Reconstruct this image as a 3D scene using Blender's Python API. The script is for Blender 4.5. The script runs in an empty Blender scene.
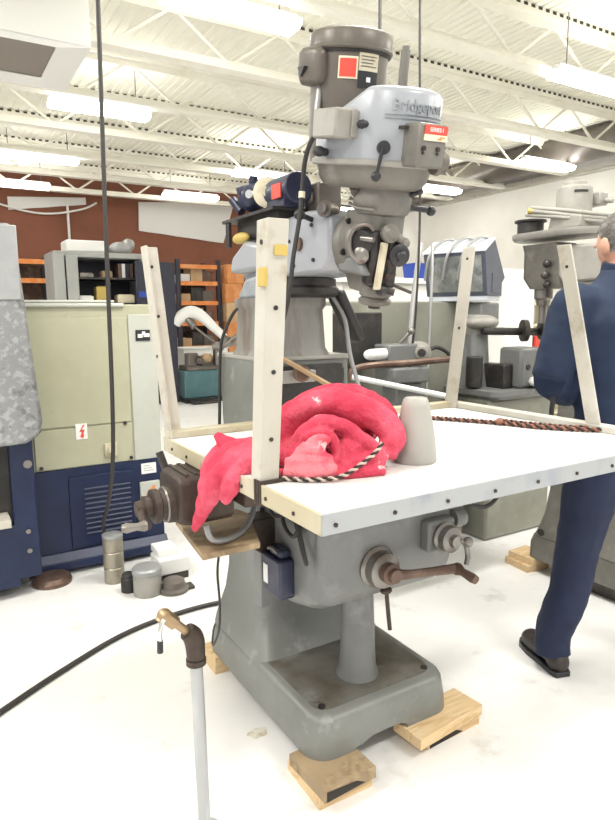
import bpy, bmesh, math, random
from mathutils import Vector, Matrix, noise
random.seed(7)
C = bpy.context.scene.collection
PI = math.pi
V = Vector

# ------------------------------------------------------------------ materials
def mat(name, col, rough=.5, metal=0., spots=(), bump=0., bscale=40., emit=None, alpha=1., stretch=None):
    m = bpy.data.materials.new(name); m.use_nodes = True
    nt = m.node_tree; b = nt.nodes['Principled BSDF']
    b.inputs['Roughness'].default_value = rough; b.inputs['Metallic'].default_value = metal
    c4 = (*col, 1)
    b.inputs['Base Color'].default_value = c4
    tc = nt.nodes.new('ShaderNodeTexCoord'); vec = tc.outputs['Object']
    if stretch:
        mp = nt.nodes.new('ShaderNodeMapping'); mp.inputs['Scale'].default_value = stretch
        nt.links.new(vec, mp.inputs[0]); vec = mp.outputs[0]
    prev = None
    for (sc, scale, lo, hi) in spots:
        n = nt.nodes.new('ShaderNodeTexNoise'); n.inputs['Scale'].default_value = scale
        n.inputs['Detail'].default_value = 5; n.inputs['Roughness'].default_value = .62
        nt.links.new(vec, n.inputs['Vector'])
        r = nt.nodes.new('ShaderNodeMapRange'); r.inputs[1].default_value = lo; r.inputs[2].default_value = hi
        nt.links.new(n.outputs[0], r.inputs[0])
        x = nt.nodes.new('ShaderNodeMix'); x.data_type = 'RGBA'
        nt.links.new(r.outputs[0], x.inputs[0])
        if prev is None: x.inputs[6].default_value = c4
        else: nt.links.new(prev, x.inputs[6])
        x.inputs[7].default_value = (*sc, 1); prev = x.outputs[2]
    if prev is not None: nt.links.new(prev, b.inputs['Base Color'])
    if bump:
        n = nt.nodes.new('ShaderNodeTexNoise'); n.inputs['Scale'].default_value = bscale; n.inputs['Detail'].default_value = 4
        nt.links.new(vec, n.inputs['Vector'])
        bp = nt.nodes.new('ShaderNodeBump'); bp.inputs['Strength'].default_value = bump; bp.inputs['Distance'].default_value = .01
        nt.links.new(n.outputs[0], bp.inputs['Height']); nt.links.new(bp.outputs[0], b.inputs['Normal'])
    if emit:
        b.inputs['Emission Color'].default_value = (*emit[0], 1); b.inputs['Emission Strength'].default_value = emit[1]
    return m

floor_m = mat('white_epoxy', (.84,.83,.815), .42, 0, [((.66,.645,.62),1.1,.46,.78),((.52,.50,.47),5,.585,.82),((.88,.87,.86),2.2,.5,.7)])
deck_m = mat('cream_deck', (.93,.915,.81), .6, 0, [((.89,.87,.75),2,.45,.7)])
joist_m = mat('cream_joist', (.90,.88,.79), .55, 0, [((.80,.76,.64),3,.5,.8)])
flute_shade_m = mat('painted_flute_shade', (.06,.05,.035), .9)
wallw_m = mat('white_wall', (.88,.86,.81), .7, 0, [((.82,.80,.74),1.5,.4,.7)])
brown_m = mat('red_brown_wall', (.265,.098,.055), .75, 0, [((.215,.078,.044),1.2,.4,.7)])
cream_m = mat('cream_post', (0.512,0.483,0.416), .5, 0, [((0.329,0.270,0.183),9,.56,.74),((0.585,0.570,0.526),3,.5,.7)], .12, 30)
edge_m = mat('cream_yellow_edge', (0.460,0.405,0.279), .5, 0, [((0.237,0.139,0.056),11,.54,.70),((0.523,0.488,0.390),4,.5,.7)], .15)
top_m = mat('white_board', (0.722,0.718,0.705), .35, 0, [((0.568,0.550,0.516),5,.60,.82),((0.430,0.396,0.344),26,.70,.80)])
band_m = mat('aluminium_edge', (0.384,0.397,0.409), .4, .25, [((0.285,0.310,0.360),8,.5,.7),((0.310,0.248,0.124),7,.68,.75)])
mgrey_m = mat('machine_grey', (0.195,0.199,0.195), .42, .1, [((0.142,0.145,0.142),4,.45,.75),((0.249,0.257,0.253),9,.55,.75),((0.083,0.062,0.041),7,.66,.80)], .06, 60)
mbase_m = mat('base_grey', (.222,.228,.212), .40, .1, [((.170,.175,.160),3,.4,.7),((.31,.315,.295),14,.60,.75)], .05, 50)
oil_m = mat('oily_base_top', (0.155,0.147,0.128), .35, .1, [((0.077,0.057,0.035),5,.42,.66),((0.217,0.221,0.214),6,.55,.72)], .05, 50)
stain_m = mat('stained_column', (0.238,0.233,0.218), .5, .1, [((0.134,0.091,0.059),2.4,.48,.72),((0.301,0.297,0.282),8,.55,.75)], .06, 40, stretch=(4,4,.7))
scr_m = mat('scratched_blue_grey', (0.298,0.319,0.347), .5, .2, [((0.430,0.455,0.481),9,.5,.7),((0.182,0.194,0.207),6,.55,.75)], .08, 50, stretch=(3,3,1))
light_m = mat('pale_blue_grey', (0.376,0.392,0.424), .33, .15, [((0.320,0.336,0.368),4,.45,.7),((0.464,0.480,0.512),7,.58,.75)], .03, 40)
warm_m = mat('warm_grey_casting', (0.191,0.182,0.162), .42, .15, [((0.132,0.122,0.106),5,.45,.7),((0.251,0.241,0.218),9,.56,.72)], .06, 60)
motor_m = mat('motor_taupe', (0.133,0.115,0.099), .38, .15, [((0.167,0.146,0.127),4,.45,.7)])
panel_m = mat('panel_grey', (0.343,0.332,0.304), .45, .1, [((0.281,0.265,0.234),6,.5,.7)])
dark_m = mat('dark_steel', (.045,.043,.042), .45, .5, [((.10,.085,.075),8,.5,.7)])
steel_m = mat('worn_steel', (0.266,0.250,0.233), .35, .75, [((0.129,0.097,0.072),9,.5,.7)])
chrome_m = mat('bright_steel', (.72,.72,.71), .22, .9)
rust_m = mat('rusty_iron', (0.055,0.039,0.032), .55, .3, [((0.101,0.070,0.050),10,.48,.7),((0.024,0.018,0.015),5,.5,.7)], .2, 60)
crank_m = mat('brown_crank', (0.140,0.087,0.066), .42, .5, [((0.238,0.168,0.133),8,.5,.7)])
black_m = mat('black_plastic', (.022,.022,.026), .4)
rubber_m = mat('black_rubber', (.030,.028,.027), .6)
conduit_m = mat('grey_conduit', (.32,.32,.32), .4, .4)
red_m = mat('red_label', (.72,.075,.05), .5)
white_m = mat('white_label', (.86,.86,.84), .5)
paper_m = mat('label_cream', (.78,.70,.52), .5)
bluebox_m = mat('navy_box', (.020,.024,.055), .35, 0, [((.045,.05,.09),12,.5,.7)])
wood_m = mat('pine_block', (.72,.52,.29), .7, 0, [((.55,.36,.17),7,.48,.7),((.80,.64,.42),12,.5,.7)], .15, 30, stretch=(1,7,7))
woodd_m = mat('dirty_pine', (.34,.25,.15), .7, 0, [((.19,.125,.07),8,.48,.68),((.46,.35,.21),14,.52,.7)], .15, 40)
char_m = mat('blackened_wood', (.03,.025,.02), .8)
cloth_m = mat('pink_cloth', (.56,.040,.085), .85, 0, [((.70,.11,.17),9,.44,.66),((.46,.018,.05),14,.54,.72),((.88,.66,.66),19,.655,.71)], .5, 130)
clothl_m = mat('pale_pink_cloth', (.80,.20,.24), .85, 0, [((.70,.06,.11),14,.5,.66),((.90,.72,.70),18,.60,.70)], .5, 130)
cone_m = mat('grey_cone', (0.399,0.387,0.357), .45, 0, [((0.340,0.327,0.297),4,.45,.7)])
ropeb_m = mat('black_cord', (.030,.018,.015), .7)
ropew_m = mat('pale_cord', (.55,.46,.40), .7)
rustcord_m = mat('rust_cord', (.26,.11,.075), .7)
green_m = mat('cream_green_panel', (0.459,0.451,0.328), .45, 0, [((0.410,0.398,0.279),2.5,.42,.66),((0.361,0.328,0.221),11,.64,.78)])
pale_m = mat('pale_panel', (0.510,0.518,0.468), .45, 0, [((0.459,0.468,0.416),3,.45,.7)])
navy_m = mat('navy_paint', (.006,.014,.055), .42, 0, [((.011,.023,.075),5,.45,.7)])
louv_m = mat('navy_louvre', (.009,.018,.062), .45)
galv_m = mat('galvanised', (0.286,0.292,0.299), .42, .45, [((0.408,0.415,0.422),26,.50,.60),((0.190,0.197,0.204),18,.55,.65)], .04, 30)
galvp_m = mat('plain_galvanised', (0.352,0.360,0.364), .42, .4, [((0.400,0.408,0.408),5,.45,.6)])
grcab_m = mat('grey_cabinet', (0.383,0.391,0.374), .5, 0, [((0.340,0.348,0.332),3,.45,.7)])
darkcab_m = mat('dark_cabinet', (.028,.030,.050), .5)
orange_m = mat('orange_beam', (.78,.25,.055), .5, 0, [((.85,.42,.18),4,.5,.7)])
carton_m = mat('orange_carton', (.66,.25,.08), .7, 0, [((.76,.38,.16),5,.45,.7)])
cartonb_m = mat('tan_carton', (.60,.40,.22), .7, 0, [((.68,.5,.3),5,.45,.7)])
teal_m = mat('teal_paint', (0.068,0.160,0.180), .45, 0, [((0.096,0.208,0.224),5,.45,.7)])
ggreen_m = mat('grey_green_sheet', (.30,.30,.25), .5, .1, [((.24,.24,.195),3,.45,.7),((.36,.36,.30),7,.55,.75)])
slate_m = mat('slate_blue_sheet', (0.081,0.091,0.126), .45, .1, [((0.105,0.115,0.154),5,.45,.7)])
palesl_m = mat('pale_lid', (.58,.61,.66), .4, .1)
glass_m = mat('smoky_plastic_window', (.20,.21,.20), .2, 0, [((.30,.31,.30),10,.45,.6),((.12,.14,.14),14,.5,.65)])
skin_m = mat('skin', (.62,.33,.24), .5, 0, [((.68,.40,.30),14,.45,.7)])
hair_m = mat('grey_hair', (0.105,0.095,0.087), .8, 0, [((0.224,0.210,0.199),40,.45,.65),((0.049,0.042,0.038),60,.5,.7)], .5, 150)
shirt_m = mat('navy_shirt', (0.009,0.020,0.054), .8, 0, [((0.012,0.026,0.067),5,.45,.7)], .25, 14)
pants_m = mat('navy_trousers', (0.010,0.017,0.049), .8, 0, [((0.015,0.024,0.060),6,.45,.7)], .25, 12)
shoe_m = mat('dark_shoe', (.035,.026,.024), .5)
lamp_m = mat('lit_diffuser', (1,1,1), .5, emit=((1,.985,.95), 13.0))
enamel_m = mat('white_enamel', (.85,.85,.83), .4)
vent_m = mat('grille_taupe', (.24,.21,.185), .6)
yellow_m = mat('yellow_tag', (.52,.38,.10), .5)
can_m = mat('tin_can', (0.360,0.328,0.264), .35, .5, [((0.240,0.208,0.160),9,.5,.7)])
stainf_m = mat('floor_stain', (.74,.71,.62), .5, 0, [((.55,.48,.33),30,.48,.62)])
hose_m = mat('air_hose', (.030,.026,.024), .5)
gpipe_m = mat('grey_pipe', (.44,.45,.46), .35, .3, [((.54,.55,.56),9,.5,.7)], stretch=(4,4,.6))
brass_m = mat('worn_brass', (.42,.30,.18), .4, .7)
bluep_m = mat('bright_blue', (.02,.06,.35), .5)
scale_m = mat('ivory_scale', (0.612,0.561,0.425), .5, 0, [((0.468,0.408,0.281),12,.5,.7)])
tarp_m = mat('white_tarp', (.84,.84,.82), .7)

# ------------------------------------------------------------------ mesh helper
ORG = {}
class MB:
    def __init__(s): s.bm = bmesh.new(); s.M = Matrix()
    def _v(s, p): return s.bm.verts.new(s.M @ V(p))
    def faces(s, pts, fs):
        vs = [s._v(p) for p in pts]
        for f in fs:
            try: s.bm.faces.new([vs[i] for i in f])
            except ValueError: pass
        return vs
    def box(s, a, b):
        x0,y0,z0 = a; x1,y1,z1 = b
        x0,x1 = sorted((x0,x1)); y0,y1 = sorted((y0,y1)); z0,z1 = sorted((z0,z1))
        s.faces([(x0,y0,z0),(x1,y0,z0),(x1,y1,z0),(x0,y1,z0),(x0,y0,z1),(x1,y0,z1),(x1,y1,z1),(x0,y1,z1)],
                [(0,3,2,1),(4,5,6,7),(0,1,5,4),(1,2,6,5),(2,3,7,6),(3,0,4,7)]); return s
    def loft(s, rings, cap=True, closed=True):
        n = len(rings[0]); R = [[s._v(p) for p in r] for r in rings]
        for a, b in zip(R, R[1:]):
            for i in range(n if closed else n-1):
                j = (i+1) % n
                s.bm.faces.new((a[i], a[j], b[j], b[i]))
        if cap:
            s.bm.faces.new(R[0][::-1]); s.bm.faces.new(R[-1])
        return s
    def frame(s, d):
        d = V(d).normalized(); u = d.orthogonal().normalized(); return u, d.cross(u)
    def cyl(s, p0, p1, r0, r1=None, n=20):
        r1 = r0 if r1 is None else r1; p0, p1 = V(p0), V(p1); u, w = s.frame(p1-p0)
        s.loft([[p + (u*math.cos(2*PI*i/n) + w*math.sin(2*PI*i/n))*r for i in range(n)] for p, r in ((p0,r0),(p1,r1))]); return s
    def lathe(s, o, d, prof, n=28):               # prof: (distance along axis, radius)
        o, d = V(o), V(d).normalized(); u, w = s.frame(d)
        s.loft([[o + d*t + (u*math.cos(2*PI*i/n) + w*math.sin(2*PI*i/n))*max(r,1e-4) for i in range(n)] for t, r in prof]); return s
    def tube(s, pts, r, n=10, sub=6, flat=None):
        pts = [V(p) for p in pts]
        rr = r if isinstance(r, (list, tuple)) else [r]*len(pts)
        if sub > 1 and len(pts) > 2:
            P, Q = [], []
            for i in range(len(pts)-1):
                p0 = pts[max(i-1,0)]; p1 = pts[i]; p2 = pts[i+1]; p3 = pts[min(i+2,len(pts)-1)]
                for k in range(sub):
                    t = k/sub
                    P.append(.5*((2*p1)+(p2-p0)*t+(2*p0-5*p1+4*p2-p3)*t*t+(3*p1-p0-3*p2+p3)*t**3)); Q.append(rr[i]*(1-t)+rr[i+1]*t)
            P.append(pts[-1]); Q.append(rr[-1]); pts, rr = P, Q
        rings = []; u = None
        for i, p in enumerate(pts):
            d = (pts[min(i+1,len(pts)-1)] - pts[max(i-1,0)]).normalized()
            if u is None: u = d.orthogonal().normalized()
            u = (u - d*u.dot(d)).normalized(); w = d.cross(u)
            rings.append([p + (u*math.cos(2*PI*k/n) + w*math.sin(2*PI*k/n))*rr[i] for k in range(n)])
        s.loft(rings); return s
    def ell(s, c, r, nu=20, nv=12, R=None):
        c = V(c); rings = []
        for j in range(nv+1):
            a = PI*(j/nv) ; a = max(.02, min(PI-.02, a))
            ring = []
            for i in range(nu):
                p = V((r[0]*math.sin(a)*math.cos(2*PI*i/nu), r[1]*math.sin(a)*math.sin(2*PI*i/nu), -r[2]*math.cos(a)))
                if R: p = R @ p
                ring.append(c+p)
            rings.append(ring)
        s.loft(rings); return s
    def prism(s, poly, axis, a, b):               # poly in the other two axes, extruded along axis
        def mk(p, t): return {'x':(t,p[0],p[1]),'y':(p[0],t,p[1]),'z':(p[0],p[1],t)}[axis]
        s.loft([[mk(p,a) for p in poly],[mk(p,b) for p in poly]]); return s
    def text(s, txt, size, fn, ext=.002):
        cu = bpy.data.curves.new('t','FONT'); cu.body = txt; cu.size = size; cu.extrude = ext; cu.align_x = 'CENTER'; cu.align_y = 'CENTER'
        o = bpy.data.objects.new('t', cu); C.objects.link(o)
        dg = bpy.context.evaluated_depsgraph_get(); me = bpy.data.meshes.new_from_object(o.evaluated_get(dg))
        vs = [s._v(fn(v.co)) for v in me.vertices]
        for p in me.polygons:
            try: s.bm.faces.new([vs[i] for i in p.vertices])
            except ValueError: pass
        bpy.data.objects.remove(o); bpy.data.curves.remove(cu); bpy.data.meshes.remove(me); return s
    def remesh(s, voxel, smooth=4, disp=None):
        bmesh.ops.recalc_face_normals(s.bm, faces=s.bm.faces)
        me = bpy.data.meshes.new('r'); s.bm.to_mesh(me); o = bpy.data.objects.new('r', me); C.objects.link(o)
        m = o.modifiers.new('r','REMESH'); m.mode = 'VOXEL'; m.voxel_size = voxel
        if smooth: sm = o.modifiers.new('s','SMOOTH'); sm.iterations = smooth; sm.factor = .5
        bpy.context.view_layer.update()
        me2 = bpy.data.meshes.new_from_object(o.evaluated_get(bpy.context.evaluated_depsgraph_get()))
        s.bm.free(); s.bm = bmesh.new(); s.bm.from_mesh(me2); bpy.data.objects.remove(o)
        if disp:
            s.bm.normal_update()
            for v in s.bm.verts: v.co += v.normal * disp(v.co)
        return s
    def build(s, name, m, parent=None, loc=None, bevel=0., smooth=True, local=False, seg=2, angle=35):
        bmesh.ops.recalc_face_normals(s.bm, faces=s.bm.faces)
        o_par = ORG.get(parent.name, V((0,0,0))) if parent else V((0,0,0))
        if parent is None and loc is not None:
            o_me = V(loc)
        else: o_me = o_par if parent else V((0,0,0))
        if not local: bmesh.ops.translate(s.bm, verts=s.bm.verts, vec=-o_me)
        me = bpy.data.meshes.new(name); s.bm.to_mesh(me); s.bm.free()
        for x in (m if isinstance(m, (list,tuple)) else [m]): me.materials.append(x)
        o = bpy.data.objects.new(name, me); C.objects.link(o)
        if parent: o.parent = parent
        elif loc is not None: o.location = loc
        ORG[o.name] = o_me
        if smooth:
            for p in me.polygons: p.use_smooth = True
            if hasattr(me, 'set_sharp_from_angle'): me.set_sharp_from_angle(angle=math.radians(angle))
        if bevel:
            b = o.modifiers.new('bevel','BEVEL'); b.width = bevel; b.segments = seg; b.limit_method = 'ANGLE'; b.angle_limit = math.radians(40)
        return o

def tag(o, label, cat, group=None, kind=None):
    o['label'] = label; o['category'] = cat
    if group: o['group'] = group
    if kind: o['kind'] = kind
    return o
def thing(name, label, cat, loc, rotz=0., group=None):
    o = bpy.data.objects.new(name, None); C.objects.link(o); o.location = loc; o.rotation_euler = (0,0,rotz)
    o.empty_display_size = .1; ORG[o.name] = V(loc) if not rotz else V((0,0,0))
    return tag(o, label, cat, group)
def structure(o): o['kind'] = 'structure'; return o
def copy_tree(o, parent=None):
    c = o.copy(); C.objects.link(c)
    if parent: c.parent = parent
    for ch in list(o.children): copy_tree(ch, c)
    return c
def rrect(cx, cy, hx, hy, r, z, n=6):
    pts = []
    for (sx, sy, a0) in ((1,1,0),(-1,1,PI/2),(-1,-1,PI),(1,-1,1.5*PI)):
        for k in range(n+1):
            a = a0 + PI/2*k/n
            pts.append((cx+sx*(hx-r)+r*math.cos(a), cy+sy*(hy-r)+r*math.sin(a), z))
    return pts
def hull2(x, y0, r0, y1, r1, z, n=14, zf=None):   # stadium ring: circle (x,y0,r0) in front, (x,y1,r1) behind
    pts = []
    for k in range(n+1):
        a = PI + PI*k/n; pts.append((x+r0*math.cos(a), y0+r0*math.sin(a)))
    for k in range(n+1):
        a = PI*k/n; pts.append((x+r1*math.cos(a), y1+r1*math.sin(a)))
    return [(p[0],p[1], zf(p[1]) if zf else z) for p in pts]

# ------------------------------------------------------------------ camera
cam = bpy.data.cameras.new('camera'); co = bpy.data.objects.new('camera', cam); C.objects.link(co)
f, pit, rol, ch, yaw = 631.24, .152, .009, 1.398, .542
fw = V((math.sin(yaw), math.cos(yaw), 0)); up = V((0,0,1)); r0 = V((math.cos(yaw), -math.sin(yaw), 0))
F = fw*math.cos(pit) - up*math.sin(pit); U0 = up*math.cos(pit) + fw*math.sin(pit)
R_ = r0*math.cos(rol) - U0*math.sin(rol); U_ = r0*math.sin(rol) + U0*math.cos(rol)
mw = Matrix((R_, U_, -F)).transposed().to_4x4(); mw.translation = (0,0,ch); co.matrix_world = mw
cam.sensor_fit = 'VERTICAL'; cam.sensor_height = 24; cam.lens = f/820*24; cam.clip_start = .05
sc = bpy.context.scene; sc.camera = co

# ------------------------------------------------------------------ the setting
X0, X1, Y0, Y1, ZC = -4.0, 9.6, -2.5, 14.0, 4.2
b = MB(); b.box((X0,Y0,-.1),(X1,Y1,0)); structure(b.build('floor', floor_m))
b = MB(); prof = []; x = X0; per = .10
while x < X1:
    prof += [(x,ZC),(x+.055,ZC),(x+.064,ZC+.012),(x+.091,ZC+.012)]; x += per
a0 = [b._v((p[0],Y0,p[1])) for p in prof]; a1 = [b._v((p[0],Y1,p[1])) for p in prof]
for i in range(len(prof)-1): b.bm.faces.new((a0[i],a0[i+1],a1[i+1],a1[i]))
ceil = structure(b.build('ceiling', deck_m, smooth=False))
so = ceil.modifiers.new('thick','SOLIDIFY'); so.thickness = .012; so.offset = 1
b = MB(); b.box((X0,Y1,0),(7.3,Y1+.2,ZC+.1)); structure(b.build('wall_back', brown_m))
b = MB(); b.box((7.3,Y1,0),(X1+.2,Y1+.2,ZC+.1)); structure(b.build('wall_far', wallw_m))
b = MB(); b.box((X1,Y0,0),(X1+.2,Y1,ZC+.1)); structure(b.build('wall_right', wallw_m))
b = MB(); b.box((X1-.10,Y0,3.66),(X1,Y1,3.74)); b.box((X1-.05,Y0,3.62),(X1,Y1,3.66)); structure(b.build('trim_1', cream_m, bevel=.005))
b = MB(); b.box((X1-.02,Y0,0),(X1,Y1,.1)); structure(b.build('baseboard_right', mgrey_m))

# open-web joists
ORD = ['first','second','third','fourth','fifth','sixth','seventh','eighth','ninth']
jys = [2.95,4.38,5.85,7.28,8.62,10.0,11.4,12.8]
def joist():
    j = thing('roof_joist', 'white', 'joist', (0,0,0), 0, 'open-web roof joists')
    b = MB(); b.box((X0,-.065,4.13),(X1,.065,4.198)); b.box((X0,-.012,4.06),(X1,.012,4.13)); b.build('top_chord', joist_m, j)
    b = MB(); b.box((X0,-.07,3.665),(X1,.07,3.705)); b.box((X0,-.015,3.705),(X1,.015,3.76)); b.build('bottom_chord', joist_m, j)
    b = MB(); x = X0+.1; up_ = True
    while x < X1-.6:
        za, zb = (3.72,4.11) if up_ else (4.11,3.72)
        b.cyl((x,0,za),(x+.55,0,zb),.017,n=8); x += .55; up_ = not up_
    b.build('web', joist_m, j)
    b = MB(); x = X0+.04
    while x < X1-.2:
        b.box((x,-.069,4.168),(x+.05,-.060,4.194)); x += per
    b.build('flute_gap_shade', flute_shade_m, j, smooth=False)['kind'] = 'stuff'  # dark boxes standing in for the shaded gaps under the deck flutes
    return j
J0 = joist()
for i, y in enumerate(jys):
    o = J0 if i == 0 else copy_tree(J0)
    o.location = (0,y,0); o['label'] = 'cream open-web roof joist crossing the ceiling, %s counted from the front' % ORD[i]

# lamps
LAMPS = [(2.19,4.67,'ceiling lamp at the very top edge, above and left of the motor'),(5.9,4.26,'ceiling lamp nearest the right edge, up high'),
 (1.88,7.49,'ceiling lamp crossed by the hanging black cable at upper left'),(8.5,6.85,'ceiling lamp far right beyond the mill head, cut by the frame'),
 (1.63,10.12,'ceiling lamp at the left edge, the larger of the two there'),(5.0,9.64,'ceiling lamp just above the small motors left of the mill'),
 (8.34,9.17,'ceiling lamp above the second mill at the right'),(1.59,12.3,'ceiling lamp at the far left edge above the brown wall, smallest there'),
 (4.63,11.97,'small distant ceiling lamp above the hanging white sheet'),(8.3,12.0,'small distant ceiling lamp right of the mill head')]
def lamp():
    l = thing('ceiling_light', 'x', 'lamp', (0,0,0), 0, 'fluorescent ceiling lamps')
    b = MB(); b.prism([(-.05,.055),(.05,.055),(.04,.10),(-.04,.10)],'x',-.54,.54); b.build('housing', enamel_m, l, bevel=.004)
    b = MB(); b.prism([(-.10,.054),(-.135,.035),(-.12,-.005),(-.08,-.025),(.08,-.025),(.12,-.005),(.135,.035),(.10,.054)],'x',-.53,.53); b.build('diffuser', lamp_m, l, bevel=.004)
    for sx in (-.4,.4): b = MB(); b.cyl((sx,0,.10),(sx,0,.58),.006,n=6); b.build('hanger', steel_m, l)
    return l
L0 = lamp()
for i, (x,y,t) in enumerate(LAMPS):
    o = L0 if i == 0 else copy_tree(L0); o.location = (x,y,3.62); o['label'] = 'lit white ' + t
# the hall goes on behind and beside the camera: its further lamps, in the same rows
for (x,y) in [(-1.5,4.6),(-1.5,7.5),(2.0,1.9),(5.6,1.6),(-1.5,1.9),(-1.5,-1),(2,-1),(5.5,-1)]:
    ld = bpy.data.lights.new('hall_lamp','AREA'); ld.shape = 'RECTANGLE'; ld.size = 1.04; ld.size_y = .24; ld.energy = 60; ld.color = (1,.985,.95)
    lo = bpy.data.objects.new('hall_lamp', ld); C.objects.link(lo); lo.location = (x,y,3.6)
    lu = bpy.data.lights.new('ceiling_fill_light','AREA'); lu.shape = 'RECTANGLE'; lu.size = 1.04; lu.size_y = .24; lu.energy = 13; lu.color = (1,.985,.95)  # upward light added over each unseen lamp to brighten the ceiling
    ou = bpy.data.objects.new('ceiling_fill_light', lu); C.objects.link(ou); ou.location = (x,y,3.72); ou.rotation_euler = (PI,0,0)

# ------------------------------------------------------------------ main milling machine
MX = 1.151
mill = thing('milling_machine', 'large grey knee mill in the centre standing on wooden blocks, carrying the white table', 'milling machine', (MX,1.85,0))
def P(name, b, m, par=mill, **k): return b.build(name, m, par, **k)
# base: rounded block with arched notch in front skirt
BX, BY, HX, HY = 1.151, 1.847, .276, .418
b = MB()
rings = [rrect(BX,BY,HX,HY,.075,.076), rrect(BX,BY,HX-.002,HY-.002,.075,.12), rrect(BX,BY,HX-.010,HY-.010,.072,.182), rrect(BX,BY,HX-.018,HY-.018,.068,.196), rrect(BX,BY,HX-.034,HY-.034,.06,.204)]
b.loft(rings)
bmesh.ops.recalc_face_normals(b.bm, faces=b.bm.faces)
base = b.build('base', mbase_m, mill)
cut = MB(); cut.prism([(1.02,.0),(1.02,.082),(1.055,.088),(1.09,.10),(1.17,.102),(1.20,.10),(1.225,.088),(1.24,.0)],'y',1.3,2.4)
co_ = cut.build('cut', mbase_m, None); co_.location = -V((MX,1.85,0))
bo = base.modifiers.new('n','BOOLEAN'); bo.object = co_; bo.operation = 'DIFFERENCE'; bo.solver = 'EXACT'
co_.parent = None; co_.location = (0,0,0); bpy.context.view_layer.update()
me = bpy.data.meshes.new_from_object(base.evaluated_get(bpy.context.evaluated_depsgraph_get()))
base.modifiers.clear(); base.data = me; bpy.data.objects.remove(co_)
for p in me.polygons: p.use_smooth = True
me.set_sharp_from_angle(angle=math.radians(40))
b = MB(); b.loft([rrect(BX,BY-.1,HX-.045,HY-.15,.05,.2035), rrect(BX,BY-.1,HX-.05,HY-.155,.05,.2062)]); P('base_top', b, oil_m)
for (sx,sy) in ((-1,-1),(1,-1),(1,1),(-1,1)):
    b = MB(); b.cyl((BX+sx*.205,BY+sy*.345,.200),(BX+sx*.205,BY+sy*.345,.2085),.012); P('anchor_hole', b, dark_m)
# column
b = MB(); prof = [(.196,.985,1.315,.30,.05),(.22,1.0,1.305,.255,.05),(.26,1.01,1.295,.23,.05),(.32,1.0,1.3,.215,.05)]
cr = []
for (z, hx, hy0, hy1, r) in [(.195,.262,1.80,2.25,.06),(.225,.255,1.82,2.248,.06),(.27,.236,1.855,2.245,.055),(.33,.212,1.885,2.24,.05),(.42,.192,1.905,2.24,.04),(.55,.182,1.91,2.245,.035),(.9,.18,1.905,2.27,.03),(1.235,.18,1.9,2.285,.03)]:
    cr.append(rrect(1.151,(hy0+hy1)/2,hx,(hy1-hy0)/2,r,z))
b.loft(cr); P('column', b, mbase_m)
b = MB(); b.box((1.03,1.865,.50),(1.27,1.905,1.22)); b.prism([(.99,1.91),(1.03,1.865),(1.03,1.91)],'z',.5,1.2); b.prism([(1.27,1.91),(1.27,1.865),(1.31,1.91)],'z',.5,1.2); P('dovetail_way', b, dark_m)
b = MB(); b.box((.968,1.893,1.235),(1.334,2.29,1.25)); P('column_lip', b, panel_m, bevel=.004)
# riser / turret neck
b = MB(); b.loft([rrect(1.12,2.05,.150,.145,.06,1.25), rrect(1.12,2.05,.137,.135,.06,1.275), rrect(1.12,2.05,.130,.13,.06,1.41), rrect(1.12,2.05,.138,.138,.06,1.425), rrect(1.12,2.05,.138,.138,.06,1.452)]); P('riser', b, stain_m)
b = MB(); b.lathe((1.145,1.96,1.452),(0,0,1),[(0,.13),(.01,.145),(.03,.145),(.04,.135),(.063,.135)]); P('turret', b, dark_m)
# ram: pale blue grey casting
b = MB(); b.prism([(2.22,1.56),(2.20,1.68),(2.05,1.70),(1.74,1.712),(1.64,1.705),(1.60,1.675),(1.60,1.555),(1.64,1.52),(2.18,1.515)],'x',1.045,1.257); ram = P('ram', b, light_m, bevel=.012)
b = MB(); b.prism([(2.19,1.545),(2.17,1.60),(2.06,1.65),(1.93,1.63),(1.93,1.545)],'x',.985,1.29); P('ram_rear_cover', b, light_m, bevel=.015)
b = MB(); b.prism([(2.13,1.45),(2.06,1.52),(1.94,1.53),(1.92,1.45)],'x',.985,1.27); P('rear_bracket', b, scr_m, bevel=.012)
b = MB(); b.cyl((1.046,1.775,1.615),(1.036,1.775,1.615),.021); P('ram_plug', b, crank_m)
for (y,z) in ((1.84,1.63),(1.70,1.665),(1.69,1.56),(1.81,1.55)):
    b = MB(); b.cyl((1.046,y,z),(1.039,y,z),.006,n=10); P('ram_bolt', b, dark_m)
b = MB(); b.cyl((1.05,1.70,1.68),(1.0,1.69,1.69),.008); b.ell((.995,1.688,1.69),(.018,.018,.016)); P('ram_lock_lever', b, black_m)
b = MB(); b.cyl((1.08,1.64,1.70),(1.035,1.615,1.70),.024); b.cyl((1.035,1.615,1.70),(1.02,1.607,1.70),.015); P('worm_shaft', b, steel_m)
# knuckle towards head
b = MB(); b.lathe((1.151,1.615,1.60),(0,-1,0),[(0,.095),(.02,.10),(.05,.10),(.06,.085),(.10,.08)]); P('knuckle', b, warm_m)
for k in range(6):
    a = k*PI/3+.3
    b = MB(); b.cyl((1.151+.09*math.cos(a),1.57,1.60+.09*math.sin(a)),(1.151+.09*math.cos(a),1.555,1.60+.09*math.sin(a)),.010,n=6); P('knuckle_bolt', b, dark_m)
b = MB(); b.prism([(1.60,1.56),(1.50,1.56),(1.47,1.50),(1.60,1.52)],'x',1.07,1.20); P('knuckle_web', b, mgrey_m, bevel=.01)
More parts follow.
